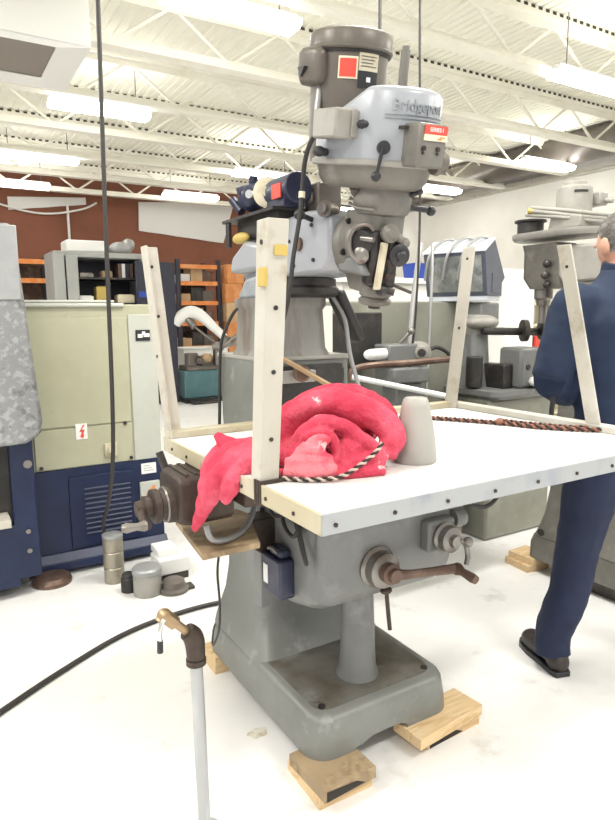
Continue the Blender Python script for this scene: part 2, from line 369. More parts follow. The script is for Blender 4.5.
# quill head casting (the head is nodded a few degrees sideways on the ram)
_before = set(o.name for o in bpy.data.objects)
b = MB(); b.lathe((1.151,1.475,1.672),(0,0,1),[(0,.066),(.006,.076),(.02,.082),(.05,.084),(.06,.08),(.078,.08)]); P('head_collar', b, warm_m)
b = MB()
b.loft([rrect(1.151,1.50,.050,.060,.04,1.455),rrect(1.151,1.505,.058,.070,.045,1.49),rrect(1.151,1.51,.064,.085,.05,1.54),rrect(1.151,1.51,.068,.09,.05,1.62),rrect(1.151,1.50,.070,.085,.055,1.68)]); head = P('quill_head', b, warm_m)
b = MB(); b.lathe((1.151,1.465,1.475),(0,0,-1),[(0,.046),(.01,.050),(.03,.048),(.036,.040),(.045,.050),(.055,.048),(.06,.03)]); P('quill', b, warm_m)
b = MB(); b.cyl((1.151,1.465,1.42),(1.151,1.465,1.405),.018); P('spindle', b, dark_m)
b = MB(); b.prism([(1.455,1.48),(1.415,1.48),(1.40,1.56),(1.41,1.635),(1.455,1.635)],'x',1.083,1.125); P('dark_cavity', b, dark_m, head, bevel=.012)
b = MB(); b.lathe((1.085,1.455,1.60),(-.7,-.6,0),[(0,.040),(.018,.043),(.022,.036),(.03,.034),(.034,.02)]); fd = P('feed_dial', b, dark_m)
b = MB(); b.tube([(1.09,1.42,1.635),(1.07,1.425,1.65),(1.045,1.445,1.64),(1.035,1.455,1.605),(1.04,1.45,1.57),(1.055,1.435,1.55)],.007); b.cyl((1.06,1.433,1.612),(1.075,1.395,1.612),.008); b.lathe((1.07,1.44,1.565),(-.7,-.6,0),[(0,.022),(.012,.024),(.02,.012)]); P('feed_handle', b, steel_m, fd)
b = MB(); b.loft([[(x+dx,y,z) for x,y in ((1.098,1.385),(1.116,1.385),(1.116,1.40),(1.098,1.40))] for dx,z in ((-.008,1.475),(.004,1.605))]); P('depth_scale', b, scale_m, bevel=.002)
b = MB(); b.box((1.120,1.392,1.475),(1.165,1.44,1.63)); b.cyl((1.135,1.392,1.48),(1.135,1.392,1.63),.009); P('depth_stop_housing', b, dark_m, bevel=.008)
b = MB(); b.cyl((1.135,1.392,1.56),(1.135,1.392,1.54),.016); b.cyl((1.135,1.392,1.52),(1.135,1.392,1.505),.015); P('stop_nut', b, rust_m)
b = MB(); b.lathe((1.158,1.405,1.572),(-.2,-1,0),[(0,.022),(.02,.024),(.026,.030),(.036,.031),(.042,.02)]); b.ell((1.15,1.362,1.572),(.016,.012,.016)); P('fine_feed_wheel', b, black_m)
b = MB(); b.lathe((1.125,1.40,1.628),(-.2,-1,.15),[(0,.024),(.02,.026),(.028,.016),(.034,.012)]); b.cyl((1.135,1.40,1.635),(1.165,1.385,1.61),.012); b.ell((1.172,1.38,1.605),(.015,.015,.015)); P('feed_trip_lever', b, warm_m)
b = MB(); b.cyl((1.12,1.40,1.475),(1.15,1.375,1.468),.011); b.cyl((1.15,1.40,1.49),(1.20,1.36,1.468),.005); b.ell((1.12,1.395,1.472),(.02,.016,.016)); P('quill_lock', b, dark_m)
b = MB(); b.cyl((1.20,1.43,1.70),(1.26,1.40,1.695),.008); b.ell((1.268,1.396,1.693),(.014,.014,.014)); b.cyl((1.19,1.42,1.725),(1.215,1.405,1.74),.008); b.ell((1.22,1.40,1.745),(.012,.012,.012)); P('spindle_brake_knob', b, black_m)
b = MB(); b.tube([(1.07,1.52,1.70),(1.06,1.47,1.692),(1.08,1.41,1.69)],.005); b.cyl((1.075,1.50,1.73),(1.06,1.49,1.745),.014); P('oil_line', b, steel_m)
# gear housing and belt housing
HR = Matrix.Translation((MX,1.475,0)) @ Matrix.Rotation(.44,4,'Z') @ Matrix.Translation((-MX,-1.475,0))
b = MB(); b.M = HR; b.loft([hull2(MX,1.475,a,1.575,c+.012,z) for z,a,c in ((1.742,.090,.060),(1.748,.105,.075),(1.765,.118,.088),(1.80,.128,.098))]); P('gear_housing', b, warm_m)
b = MB(); b.M = HR; b.loft([hull2(MX,1.475,.138,1.58,.118,1.80),hull2(MX,1.475,.142,1.58,.121,1.803),hull2(MX,1.475,.142,1.58,.121,1.812),hull2(MX,1.475,.139,1.58,.118,1.816)]); P('housing_flange', b, panel_m)
def zt(top):
    def fn(y): return top if y < 1.47 else top - .085*min(1,(y-1.47)/.18)
    return fn
b = MB(); b.M = HR; b.loft([hull2(MX,1.475,.136,1.58,.112,1.816),hull2(MX,1.475,.137,1.58,.111,1.90),hull2(MX,1.475,.137,1.575,.106,0,zf=zt(1.978)),hull2(MX,1.475,.131,1.575,.100,0,zf=zt(1.989)),hull2(MX,1.475,.116,1.57,.085,0,zf=zt(1.994))]); bh = P('belt_housing', b, light_m, angle=50)
def cyl_map(ang0, z0, r):
    def fn(co_):
        a = ang0 + co_.x/r
        rr = r + co_.z
        return (MX + rr*math.sin(a), 1.475 - rr*math.cos(a), z0 + co_.y)
    return fn
b = MB(); b.text('Bridgeport', .038, cyl_map(-.02,1.948,.1375), .0022); P('raised_lettering', b, scr_m, bh, smooth=False)
b = MB()
for z in (1.927,1.918): b.tube([cyl_map(-.02,z,.1375)(V((t,0,.0005))) for t in [-.1+.02*i for i in range(11)]],.0022,n=6,sub=2)
P('raised_line', b, scr_m, bh)
# switch box left
b = MB(); b.box((.945,1.445,1.885),(1.055,1.56,1.958)); sb = P('switch_box', b, panel_m, bevel=.006)
b = MB(); b.box((.992,1.438,1.889),(1.050,1.447,1.954)); P('switch_plate', b, panel_m, sb, bevel=.002)
b = MB(); b.box((1.050,1.436,1.885),(1.056,1.45,1.96)); P('plate_edge', b, dark_m, sb)
b = MB(); b.cyl((1.02,1.44,1.922),(1.018,1.42,1.922),.012); b.ell((1.017,1.416,1.922),(.026,.010,.009)); P('switch_knob', b, black_m, sb)
b = MB(); b.cyl((1.01,1.53,1.85),(.985,1.515,1.85),.011); b.ell((.978,1.512,1.85),(.018,.018,.014)); P('speed_shift_knob', b, black_m)
# high-low lever in front
b = MB(); b.cyl((1.06,1.385,1.845),(1.042,1.355,1.845),.017); P('lever_hub', b, black_m)
b = MB(); b.cyl((1.040,1.357,1.845),(1.030,1.36,1.778),.005); b.ell((1.029,1.361,1.775),(.013,.013,.013)); P('range_lever', b, black_m)
# speed box
b = MB(); b.box((1.100,1.285,1.782),(1.192,1.36,1.888)); sp = P('speed_box', b, warm_m, bevel=.006)
b = MB(); b.box((1.085,1.33,1.872),(1.18,1.355,1.880)); P('dark_gap', b, dark_m, sp)
b = MB(); b.box((1.114,1.281,1.862),(1.188,1.286,1.883)); P('red_plate', b, red_m, sp)
b = MB(); b.text('SERIES I', .0135, lambda c: (1.151+c.x, 1.2805-c.z, 1.8725+c.y), .0005); P('lettering', b, white_m, sp, smooth=False)
b = MB(); b.box((1.114,1.281,1.847),(1.188,1.286,1.8615)); P('cream_plate', b, paper_m, sp)
b = MB(); b.box((1.157,1.2795,1.850),(1.170,1.2815,1.8535)); b.box((1.164,1.2795,1.8545),(1.180,1.2815,1.8575)); P('plate_mark', b, orange_m, sp, smooth=False)
for x in (1.116,1.163):
    b = MB(); b.cyl((x,1.288,1.828),(x,1.279,1.828),.006,n=10); b.cyl((x,1.288,1.817),(x,1.281,1.817),.0035,n=8); P('plate_screw', b, dark_m, sp)
b = MB(); b.lathe((1.190,1.32,1.80),(1,-.15,-.1),[(0,.032),(.012,.034),(.016,.028),(.03,.026)]); P('speed_wheel', b, motor_m, sp)
# motor
mo = V((1.124,1.655,0)); DZ = -.062
b = MB(); b.lathe((mo.x,mo.y,1.90+DZ),(0,0,1),[(-.03,.100),(.0,.103),(.055,.106),(.075,.108),(.26,.109)]); mot = P('motor', b, motor_m)
b = MB(); b.lathe((mo.x,mo.y,2.158+DZ),(0,0,1),[(0,.117),(.004,.1215),(.008,.1215),(.011,.1185),(.040,.1175),(.050,.112),(.057,.096),(.060,.06),(.061,.01)]); P('fan_cap', b, motor_m, mot)
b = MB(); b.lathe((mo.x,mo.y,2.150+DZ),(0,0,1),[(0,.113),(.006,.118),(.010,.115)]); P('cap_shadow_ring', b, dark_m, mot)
def mmap(dx, z):   # around motor; dx angle 0 faces -Y
    return lambda c: (mo.x+(.1095+c.z)*math.sin(dx+c.x/.11), mo.y-(.1095+c.z)*math.cos(dx+c.x/.11), z+c.y)
def curved(b, fn, x0, x1, y0, y1, th=.0012, n=8):
    r = []
    for k in range(n+1):
        t = x0+(x1-x0)*k/n
        r.append([fn(V((t,y0,0))),fn(V((t,y1,0))),fn(V((t,y1,th))),fn(V((t,y0,th)))])
    b.loft(r)
b = MB(); curved(b, mmap(-.62,2.050), -.027,.027,-.028,.027); P('sticker_border', b, paper_m, mot, smooth=False)
b = MB(); curved(b, mmap(-.62,2.050), -.0225,.0225,-.0235,.0215, .0022); P('red_sticker', b, red_m, mot, smooth=False)
b = MB(); fn = mmap(-.08,2.052); curved(b, fn, -.030,.030,-.008,.036,.0016); P('name_plate', b, scale_m, mot, smooth=False)
b = MB(); fn = mmap(-.08,2.022); curved(b, fn, -.030,.030,-.02,.022,.0018); P('black_plate', b, black_m, mot, smooth=False)
b = MB(); fn = mmap(-.08,2.023); curved(b, fn, -.006,.006,-.006,.006,.003); P('round_mark', b, white_m, mot, smooth=False)
b = MB(); fn = mmap(-.08,2.052)
for k in range(4): curved(b, fn, -.024,.024-.006*(k%3),.026-.008*k,.0285-.008*k,.0026)
P('plate_print', b, motor_m, mot, smooth=False)
# junction box
jo = V((1.026,1.664,2.054))
b = MB(); b.M = Matrix.Translation(jo) @ Matrix.Rotation(.35,4,'Z'); b.loft([[(x,y*s,.86*z*s) for (x,y,z) in [(xx,-.036,-.056),(xx,.036,-.056),(xx,.045,-.03),(xx,.045,.04),(xx,.03,.055),(xx,-.03,.055),(xx,-.045,.04),(xx,-.045,-.03)]] for xx,s in ((.05,.8),(.02,1),(-.030,1),(-.044,.85),(-.048,.6))]); jb = P('junction_box', b, motor_m, mot, bevel=.006)
b = MB(); b.prism([(jo.y-.018,jo.z-.005),(jo.y+.018,jo.z-.005),(jo.y,jo.z-.03)],'x',jo.x-.058,jo.x-.04); P('box_mark', b, dark_m, jb)
b = MB(); b.tube([(jo.x-.005,jo.y-.02,jo.z-.05),(jo.x-.012,jo.y-.03,jo.z-.08),(jo.x-.022,jo.y-.045,jo.z-.12),(jo.x-.018,jo.y-.08,jo.z-.145),(jo.x-.01,jo.y-.13,jo.z-.155)],.0085); P('conduit', b, conduit_m, mot)
b = MB(); b.cyl((1.151,1.435,1.98),(1.151,1.435,2.087),.0125); b.cyl((1.151,1.435,2.087),(1.151,1.435,2.097),.010); P('drawbar', b, warm_m)
# tilted towards the front and a little sideways, as mill heads are
TILT = Matrix(((.999,.0025,-.0438),(-.0114,.9786,-.2056),(.0423,.2059,.9777))).to_4x4()
HT = Matrix.Translation((0,0,.0)) @ Matrix.Translation((0,-.375,1.80)) @ TILT @ Matrix.Translation((0,.375,-1.80))
ADJ = {'switch_box':(.010,0,-.022),'switch_plate':(.010,0,-.022),'plate_edge':(.010,0,-.022),'switch_knob':(.010,0,-.022),'lever_hub':(.008,0,0),'range_lever':(.008,0,0),'speed_box':(.004,0,.02),'dark_gap':(.004,0,.02),'red_plate':(.004,0,.02),'lettering':(.004,0,.02),'cream_plate':(.004,0,.02),'plate_screw':(.004,0,.02),'plate_mark':(.004,0,.02),'speed_wheel':(.004,0,.02),'speed_shift_knob':(-.02,.01,-.02)}
for o in bpy.data.objects:
    if o.name not in _before and o.type == 'MESH':
        o.data.transform(HT @ Matrix.Translation(ADJ.get(o.name.split('.')[0],(0,0,0))))
# cable from the switch box down the ram
b = MB(); b.tube([(.965,1.54,1.885),(.960,1.57,1.86),(.962,1.600,1.82),(.963,1.613,1.77),(.955,1.617,1.68),(.938,1.63,1.56),(.925,1.64,1.44),(.93,1.72,1.32),(.955,1.83,1.26)],.0068); P('power_cable', b, rubber_m)
b = MB(); b.tube([(.9605,1.6145,1.742),(.9595,1.615,1.725)],.0095); P('cable_tie', b, paper_m)
# column-side cable
b = MB(); b.tube([(1.03,2.10,1.43),(.985,2.13,1.415),(.965,2.18,1.35),(.958,2.22,1.28),(.957,2.24,1.15),(.960,2.26,1.0),(.955,2.26,.92)],.006); P('side_cable', b, rubber_m)
# shelf and small motors on the rear of the ram
b = MB(); b.box((.985,1.84,1.728),(1.28,2.24,1.738)); b.box((.99,2.19,1.64),(1.0,2.22,1.728)); b.box((1.02,1.86,1.66),(1.26,2.18,1.728)); P('rear_shelf', b, dark_m)
b = MB(); b.cyl((1.06,1.96,1.795),(1.06,1.80,1.795),.05); b.box((1.02,1.83,1.738),(1.10,1.95,1.77)); am = P('auxiliary_motor', b, bluebox_m, bevel=.004)
b = MB(); b.lathe((1.03,1.955,1.80),(-.75,-.65,0),[(0,.048),(.010,.05),(.014,.042),(.016,.018),(.026,.014)]); P('pale_disc', b, scale_m, am)
b = MB(); b.box((1.008,1.83,1.765),(1.012,1.89,1.81)); P('red_label', b, red_m, am)
b = MB(); b.ell((1.03,2.07,1.80),(.05,.055,.05)); b.cyl((1.0,2.10,1.755),(.985,2.14,1.80),.016); b.cyl((1.03,2.07,1.84),(1.03,2.06,1.872),.016); b.cyl((.985,2.09,1.81),(1.01,2.08,1.82),.024); P('wiring_bundle', b, bluebox_m, am)
b = MB(); b.cyl((1.0,2.02,1.80),(.985,2.01,1.80),.014); P('chrome_cap', b, chrome_m, am)
b = MB(); b.box((1.12,1.78,1.712),(1.21,1.87,1.815)); b.cyl((1.12,1.82,1.77),(1.105,1.82,1.77),.02); P('relay_box', b, motor_m, bevel=.006)
b = MB(); b.ell((1.08,1.86,1.775),(.026,.03,.036)); P('red_cap', b, crank_m)
b = MB(); b.ell((1.0,2.11,1.665),(.02,.06,.02)); P('yellow_brush', b, yellow_m)
# rod across the column and lever
b = MB(); b.cyl((.955,1.76,1.265),(1.12,1.70,1.16),.0085); b.cyl((1.12,1.70,1.16),(1.22,1.66,1.095),.0085); P('feed_rod', b, brass_m)
b = MB(); b.lathe((1.045,1.78,1.205),(-.3,-1,0),[(0,.026),(.03,.028),(.036,.02)]); P('rod_pivot', b, crank_m)
b = MB(); b.box((.96,1.80,1.17),(1.12,1.83,1.21)); P('pale_bracket', b, panel_m, bevel=.004)
# right-hand dark bracket
b = MB(); b.M = Matrix.Translation((1.32,1.92,1.38)) @ Matrix.Rotation(-.5,4,'Y'); b.box((-.018,-.06,-.09),(.012,.03,.11)); P('side_bracket', b, dark_m, bevel=.008)
b = MB(); b.tube([(1.25,1.9,1.46),(1.29,1.88,1.38),(1.30,1.86,1.25),(1.33,1.84,1.12)],.008); P('coolant_tube', b, conduit_m)
# elevating screw pedestal
b = MB(); b.lathe((1.150,1.60,.204),(0,0,1),[(0,.072),(.012,.068),(.03,.062),(.10,.058),(.22,.054),(.34,.050),(.36,.052),(.40,.052)]); P('screw_pedestal', b, mgrey_m)
# knee
b = MB()
kn = [(1.90,.46,.82),(1.60,.50,.83),(1.50,.525,.83),(1.455,.55,.825),(1.44,.585,.815)]
secs = []
for (y, zb, zt_) in kn:
    hw = .262 if y > 1.45 else .25
    secs.append([(1.151-hw,y,zb+.05),(1.151-hw+.015,y,zb+.015),(1.151-hw+.06,y,zb),(1.151+hw-.06,y,zb),(1.151+hw-.015,y,zb+.015),(1.151+hw,y,zb+.05),(1.151+hw,y,zt_-.02),(1.151+hw-.02,y,zt_),(1.151-hw+.02,y,zt_),(1.151-hw,y,zt_-.02)])
b.loft(secs); knee = P('knee', b, mgrey_m, bevel=.012, angle=45)
b = MB(); b.box((.93,1.50,.83),(1.37,1.79,.895)); b.box((.96,1.40,.83),(1.34,1.50,.86)); P('saddle', b, dark_m, bevel=.006)
b = MB(); b.box((1.255,1.40,.80),(1.40,1.50,.86)); b.box((1.28,1.392,.815),(1.33,1.402,.845)); P('saddle_lock', b, panel_m, bevel=.006)
b = MB(); b.prism([(1.45,.895),(1.45,.935),(1.46,.945),(1.46,.985),(1.70,.985),(1.70,.945),(1.71,.935),(1.71,.895)],'x',.68,1.76); P('worktable', b, rust_m, bevel=.004)
# knee crank dial (front)
b = MB(); b.lathe((1.105,1.445,.645),(0,-1,0),[(0,.062),(.012,.064),(.02,.055),(.05,.053),(.055,.045)]); d1 = P('knee_dial', b, steel_m)
b = MB(); b.lathe((1.105,1.395,.645),(0,-1,0),[(0,.03),(.03,.032),(.035,.022),(.05,.02)]); P('clutch_hub', b, crank_m, d1)
b = MB(); b.tube([(1.105,1.365,.645),(1.16,1.355,.637),(1.25,1.35,.628),(1.335,1.34,.622)],[.019,.014,.0135,.017]); cr_ = P('crank_arm', b, crank_m, d1)
b = MB(); b.lathe((1.335,1.345,.622),(0,-1,-.1),[(0,.018),(.01,.02),(.03,.012),(.07,.015),(.085,.013)]); P('crank_handle', b, crank_m, d1)
# cross feed dial
b = MB(); b.box((1.275,1.40,.66),(1.385,1.445,.76)); P('screw_bracket', b, mgrey_m, bevel=.01)
b = MB(); b.lathe((1.335,1.40,.705),(0,-1,0),[(0,.046),(.012,.050),(.018,.042),(.04,.04),(.045,.02),(.06,.018)]); d2 = P('cross_feed_dial', b, steel_m)
b = MB(); b.tube([(1.35,1.345,.71),(1.37,1.34,.69),(1.375,1.335,.655),(1.365,1.33,.63)],.008); b.ell((1.375,1.335,.70),(.016,.016,.016)); P('ball_crank', b, steel_m, d2)
b = MB(); b.cyl((1.45,1.44,.74),(1.405,1.44,.74),.03); P('knee_lug', b, mgrey_m)
# knee lock rod
b = MB(); b.tube([(1.135,1.43,.56),(1.138,1.425,.50),(1.142,1.42,.44)],.0065,sub=2); b.ell((1.134,1.43,.565),(.02,.015,.012)); P('knee_lock_rod', b, rust_m)
# limit switch box with label
b = MB(); b.box((.838,1.56,.55),(.892,1.67,.672)); b.box((.850,1.575,.672),(.886,1.65,.70)); ls = P('limit_switch', b, bluebox_m, bevel=.008)
b = MB(); b.box((.836,1.635,.58),(.8395,1.662,.64)); P('paper_label', b, white_m, ls)
b = MB(); b.tube([(.848,1.65,.688),(.846,1.62,.698),(.848,1.585,.690)],.005); P('silver_strip', b, steel_m, ls)
b = MB(); b.box((.875,1.755,.44),(.905,1.81,.99)); P('stop_bar', b, mgrey_m, bevel=.003)
for (pts) in ([(.88,1.56,.86),(.868,1.50,.80),(.862,1.46,.735),(.865,1.45,.70),(.872,1.49,.74),(.88,1.55,.83)], [(.885,1.70,.82),(.868,1.66,.79),(.865,1.60,.80),(.88,1.54,.83)], [(.88,1.62,.84),(.866,1.58,.78),(.864,1.52,.76),(.875,1.5,.80)]):
    b = MB(); b.tube(pts,.006); P('knee_cable', b, rubber_m)
b = MB(); b.tube([(1.40,1.42,.83),(1.43,1.40,.80),(1.50,1.39,.775),(1.57,1.40,.80),(1.60,1.42,.87),(1.6,1.44,.91)],.007); P('right_cable', b, rubber_m)
b = MB(); b.tube([(.59,1.50,.85),(.60,1.49,.815),(.64,1.50,.800),(.70,1.53,.800),(.755,1.57,.825),(.785,1.60,.88),(.80,1.62,.95)],.0085); P('grey_hose', b, conduit_m)
# wooden tray bolted to the left of the saddle
b = MB(); b.faces([(.60,1.775,.772),(.562,1.462,.772),(.728,1.462,.772),(.81,1.70,.772),(.80,1.765,.772),(.60,1.775,.79),(.562,1.462,.79),(.728,1.462,.79),(.81,1.70,.79),(.80,1.765,.79)],[(4,3,2,1,0),(5,6,7,8,9),(0,1,6,5),(1,2,7,6),(2,3,8,7),(3,4,9,8),(4,0,5,9)]); P('wooden_tray', b, woodd_m, bevel=.003)
b = MB(); b.prism([(.70,.772),(.90,.772),(.90,.62),(.84,.66)],'y',1.68,1.76); P('tray_bracket', b, rust_m, bevel=.004)
b = MB(); b.tube([(.64,1.53,.775),(.632,1.535,.70),(.64,1.545,.60),(.665,1.62,.48),(.74,1.86,.30),(.84,2.10,.215),(.876,2.17,.20)],.0035); P('thin_cord', b, rubber_m)
# left end gearbox, crank
b = MB(); b.loft([[(x,1.60+sy*w,zc+sz*h) for (sy,sz) in ((-1,-.8),(-.8,-1),(.8,-1),(1,-.8),(1,.8),(.8,1),(-.8,1),(-1,.8))] for x,w,h,zc in ((.68,.085,.065,.915),(.56,.085,.068,.915),(.53,.08,.062,.915),(.525,.065,.05,.913))]); tg = P('table_end_gearbox', b, rust_m, bevel=.006)
for x in (.55,.575,.60,.625): 
    b = MB(); b.box((x,1.53,.975),(x+.010,1.67,.986)); P('cooling_rib', b, rust_m, tg)
b = MB(); b.cyl((.555,1.70,.96),(.54,1.71,1.015),.011); P('lock_knob', b, dark_m, tg)
b = MB(); b.lathe((.53,1.585,.90),(-1,0,-.02),[(0,.052),(.018,.050),(.026,.042),(.036,.040),(.040,.046),(.055,.046),(.060,.034)]); dd = P('traverse_dial', b, rust_m)
b = MB(); b.lathe((.512,1.585,.90),(-1,0,-.02),[(0,.047),(.004,.049),(.008,.047)]); P('dial_ring', b, steel_m, dd)
b = MB(); b.lathe((.472,1.585,.899),(-1,0,-.02),[(0,.030),(.02,.032),(.025,.022),(.04,.020)]); P('clutch_hub', b, rust_m, dd)
b = MB(); b.tube([(.445,1.585,.898),(.440,1.56,.888),(.437,1.53,.880),(.434,1.50,.878)],[.017,.012,.011,.013]); P('crank_arm', b, rust_m, dd)
b = MB(); b.lathe((.436,1.505,.878),(-1,.1,.02),[(0,.012),(.008,.014),(.025,.009),(.05,.013),(.062,.009)]); P('crank_handle', b, steel_m, dd)

# ------------------------------------------------------------------ upturned white table on the mill
WX, WY, WW, WL, WZ = .602, .953, 1.198, .901, 1.028
tb = thing('upturned_table', 'white table lying upside down on the mill with four cream legs pointing up', 'table', (WX+WW/2, WY+WL/2, .985))
b = MB(); b.box((WX+.006,WY+.006,.988),(WX+WW-.006,WY+WL-.006,WZ)); b.build('tabletop', top_m, tb, bevel=.002)
b = MB(); b.box((WX,WY-.002,.986),(WX+WW,WY+.005,WZ+.001)); b.build('front_edge_band', band_m, tb, bevel=.0015)
b = MB(); b.box((WX-.002,WY,.986),(WX+.006,WY+WL,WZ+.001)); b.build('left_edge_band', edge_m, tb, bevel=.0015)
b = MB(); b.box((WX+WW-.006,WY,.986),(WX+WW,WY+WL,WZ+.001)); b.build('right_edge_band', band_m, tb, bevel=.0015)
b = MB(); b.box((WX,WY+WL-.006,.986),(WX+WW,WY+WL,WZ+.001)); b.build('back_edge_band', edge_m, tb, bevel=.0015)
b = MB(); b.box((WX,WY+WL-.05,WZ),(WX+WW,WY+WL-.004,WZ+.022)); b.build('back_rail', edge_m, tb, bevel=.003)
b = MB(); b.box((WX+WW-.05,WY,WZ),(WX+WW-.004,WY+WL-.05,WZ+.022)); b.build('right_rail', cream_m, tb, bevel=.003)
for k in range(9):
    x = WX+.03+k*.142
    b = MB(); b.cyl((x,WY-.001,1.004),(x,WY-.005,1.004),.0045,n=8); b.build('edge_screw', rust_m, tb)
for k in range(7):
    y = WY+.10+k*.12
    b = MB(); b.cyl((WX-.001,y,1.004),(WX-.005,y,1.004),.0045,n=8); b.build('edge_screw', rust_m, tb)
def leg(base, top, e1, e2, w=.05, th=.006, holes=()):   # L-angle leg; e1, e2 flange directions
    base, top, e1, e2 = V(base), V(top), V(e1), V(e2)
    prof = [(0,0),(w,0),(w,th),(th,th),(th,w),(0,w)]
    b = MB(); b.loft([[p + e1*a + e2*c for a,c in prof] for p in (base, top)])
    lg = b.build('leg', cream_m, tb, bevel=.0015)
    for (t, on1) in holes:
        p = base.lerp(top,t); e, n = (e1,e2) if on1 else (e2,e1)
        q = p + e*w*.5
        b = MB(); b.cyl(q - n*.002, q + n*(th+.002), .005, n=10); b.build('bolt_hole', dark_m, lg)
    return lg
leg((.606,1.215,WZ-.045),(.565,1.075,1.575),(1,0,0),(0,1,0),.046,.006,[(.9,1),(.72,1),(.5,1),(.93,0),(.25,1)])
leg((.606,1.845,WZ-.02),(.580,1.93,1.60),(1,0,0),(0,-1,0),.05,.007,[(.9,1),(.65,1),(.45,0)])
leg((1.740,1.84,WZ),(1.838,1.86,1.645),(1,0,0),(0,-1,0),.062,.007,[(.93,0),(.6,1),(.5,0)])
leg((1.752,1.215,WZ),(1.752,1.36,1.605),(1,0,0),(0,-1,0),.05,.007,[(.88,0),(.9,1)])
b = MB(); b.box((.612,1.083,1.47),(.632,1.088,1.49)); 
b = MB(); b.M = Matrix.Translation((.598,1.088,1.518)); b.box((-.014,-.003,-.010),(.014,.0,.010)); b.build('yellow_label', yellow_m, tb)
b = MB(); b.M = Matrix.Translation((.5695,1.105,1.468)); b.box((-.004,-.012,-.018),(0.003,.020,.018)); b.build('yellow_tape', yellow_m, tb, bevel=.002)
b = MB()
for k in range(3): b.loft([[(.598,1.195+.012*k+dy,z) for dy,z in ((0,1.036),(.009,1.036),(.009,.98),(0,.98))],[(.680,1.195+.012*k+dy,z) for dy,z in ((0,1.036),(.009,1.036),(.009,.98),(0,.98))]])
b.build('binding_wire', rust_m, tb)

# ------------------------------------------------------------------ pink cloth
O = V((.826,1.300,1.028)); e1 = V((.856,-.517,0)); e2 = V((.517,.856,0)); e3 = V((0,0,1))
def q(a, d, z): return O + e1*a + e2*d + e3*(z*.93)
def wr(c):
    w_ = V((noise.noise(c*7), noise.noise(c*7+V((9,2,4))), noise.noise(c*7+V((1,8,3)))))*.06
    rid = abs(noise.noise((c+w_)*17))
    return .0075*min(rid,.5) - .002 + .003*noise.noise(c*42)
b = MB()
b.ell(q(.02,.06,.07),(.145,.085,.075))
b.ell(q(.03,.0,.06),(.11,.07,.06))
b.tube([q(-0.125,-0.040,0.014),q(-0.102,-0.030,0.070),q(-0.080,-0.020,0.127),q(-0.028,-0.020,0.160),q(0.030,-0.020,0.165),q(0.095,-0.030,0.145),q(0.147,-0.040,0.115),q(0.168,-0.050,0.085),q(0.157,-0.060,0.053),q(0.149,-0.070,0.030)],[.028,.030,.034,.036,.038,.040,.036,.032,.028,.022],n=14)
b.tube([q(-0.056,0.030,0.140),q(0.007,0.030,0.165),q(0.070,0.030,0.165),q(0.134,0.020,0.137),q(0.160,0.010,0.098)],[.035,.04,.042,.04,.035],n=14)
b.tube([q(-0.083,-0.100,0.044),q(-0.055,-0.100,0.095),q(-0.013,-0.095,0.125),q(0.038,-0.095,0.122),q(0.084,-0.098,0.090),q(0.122,-0.10,0.056),q(0.141,-0.10,0.027)],[.016,.017,.018,.019,.019,.018,.014],n=12)
b.tube([q(-0.055,-0.120,0.060),q(-0.039,-0.122,0.095),q(-0.009,-0.122,0.108),q(0.018,-0.125,0.094),q(0.030,-0.128,0.061),q(0.020,-0.138,0.028)],[.012,.013,.013,.014,.015,.014],n=12)
b.ell(q(.075,-.085,.045),(.055,.035,.050)); b.ell(q(.060,-.10,.022),(.06,.04,.03)); b.ell(q(.105,-.085,.025),(.05,.04,.03))
b.tube([q(.035,-.135,.020),q(.085,-.130,.035),q(.135,-.105,.050)],[.012,.014,.012],n=10)
b.tube([q(-0.115,-0.125,.010),q(-0.033,-0.148,.010),q(0.047,-0.150,.010),q(0.138,-0.12,.012)],[.012,.014,.016,.014],n=12)
b.ell(q(-.03,-.06,.04),(.09,.07,.045))
b.tube([q(-.11,.0,.08),q(-0.152,0.0,0.045),q(-0.185,0.02,0.032),q(-0.22,0.035,0.025)],[.036,.036,.034,.030],n=12)
b.tube([q(-.12,-.05,.04),q(-.16,-.03,.03),q(-.20,.0,.02)],[.032,.032,.028],n=12)
# hanging tongue: one broad fold over the edge, narrowing downwards
b.tube([(.69,1.36,1.06),(.63,1.36,1.05),(.592,1.375,1.02),(.576,1.42,.96),(.566,1.465,.90),(.560,1.505,.845)],[.04,.036,.030,.026,.020,.011],n=12)
b.tube([(.69,1.41,1.06),(.63,1.415,1.05),(.590,1.425,1.02),(.576,1.455,.96),(.566,1.485,.90)],[.036,.034,.028,.022,.012],n=12)
b.tube([(.68,1.31,1.05),(.63,1.32,1.045),(.592,1.33,1.00),(.582,1.36,.955)],[.034,.030,.024,.012],n=12)
b.tube([(.68,1.46,1.05),(.625,1.47,1.045),(.592,1.475,1.01),(.58,1.485,.97)],[.032,.028,.022,.010],n=12)
b.tube([(.66,1.44,1.055),(.63,1.46,1.075),(.618,1.48,1.095)],[.028,.020,.012],n=10)
b.remesh(.0045, 3, wr)
for v in b.bm.verts:
    if v.co.z < 1.0285 and v.co.x > .60: v.co.z = 1.0285
cl = b.build('crumpled_cloth', cloth_m, None, loc=(.862,1.29,1.028), angle=180)
tag(cl, 'crumpled pink-red cloth heaped on the white table, one corner hanging over its edge', 'cloth')
b = MB()
b.tube([q(-0.091,-0.148,.016),q(-0.055,-0.158,.018),q(-0.006,-0.158,.018),q(0.031,-0.148,.020)],[.014,.019,.019,.013],n=12)
b.tube([q(-0.089,-0.138,0.040),q(-0.059,-0.150,0.042),q(-0.014,-0.150,0.044),q(0.018,-0.142,0.048)],[.013,.017,.017,.012],n=12)
b.tube([q(-0.064,-0.142,0.066),q(-0.028,-0.148,0.070),q(0.004,-0.144,0.074)],[.012,.015,.011],n=12)
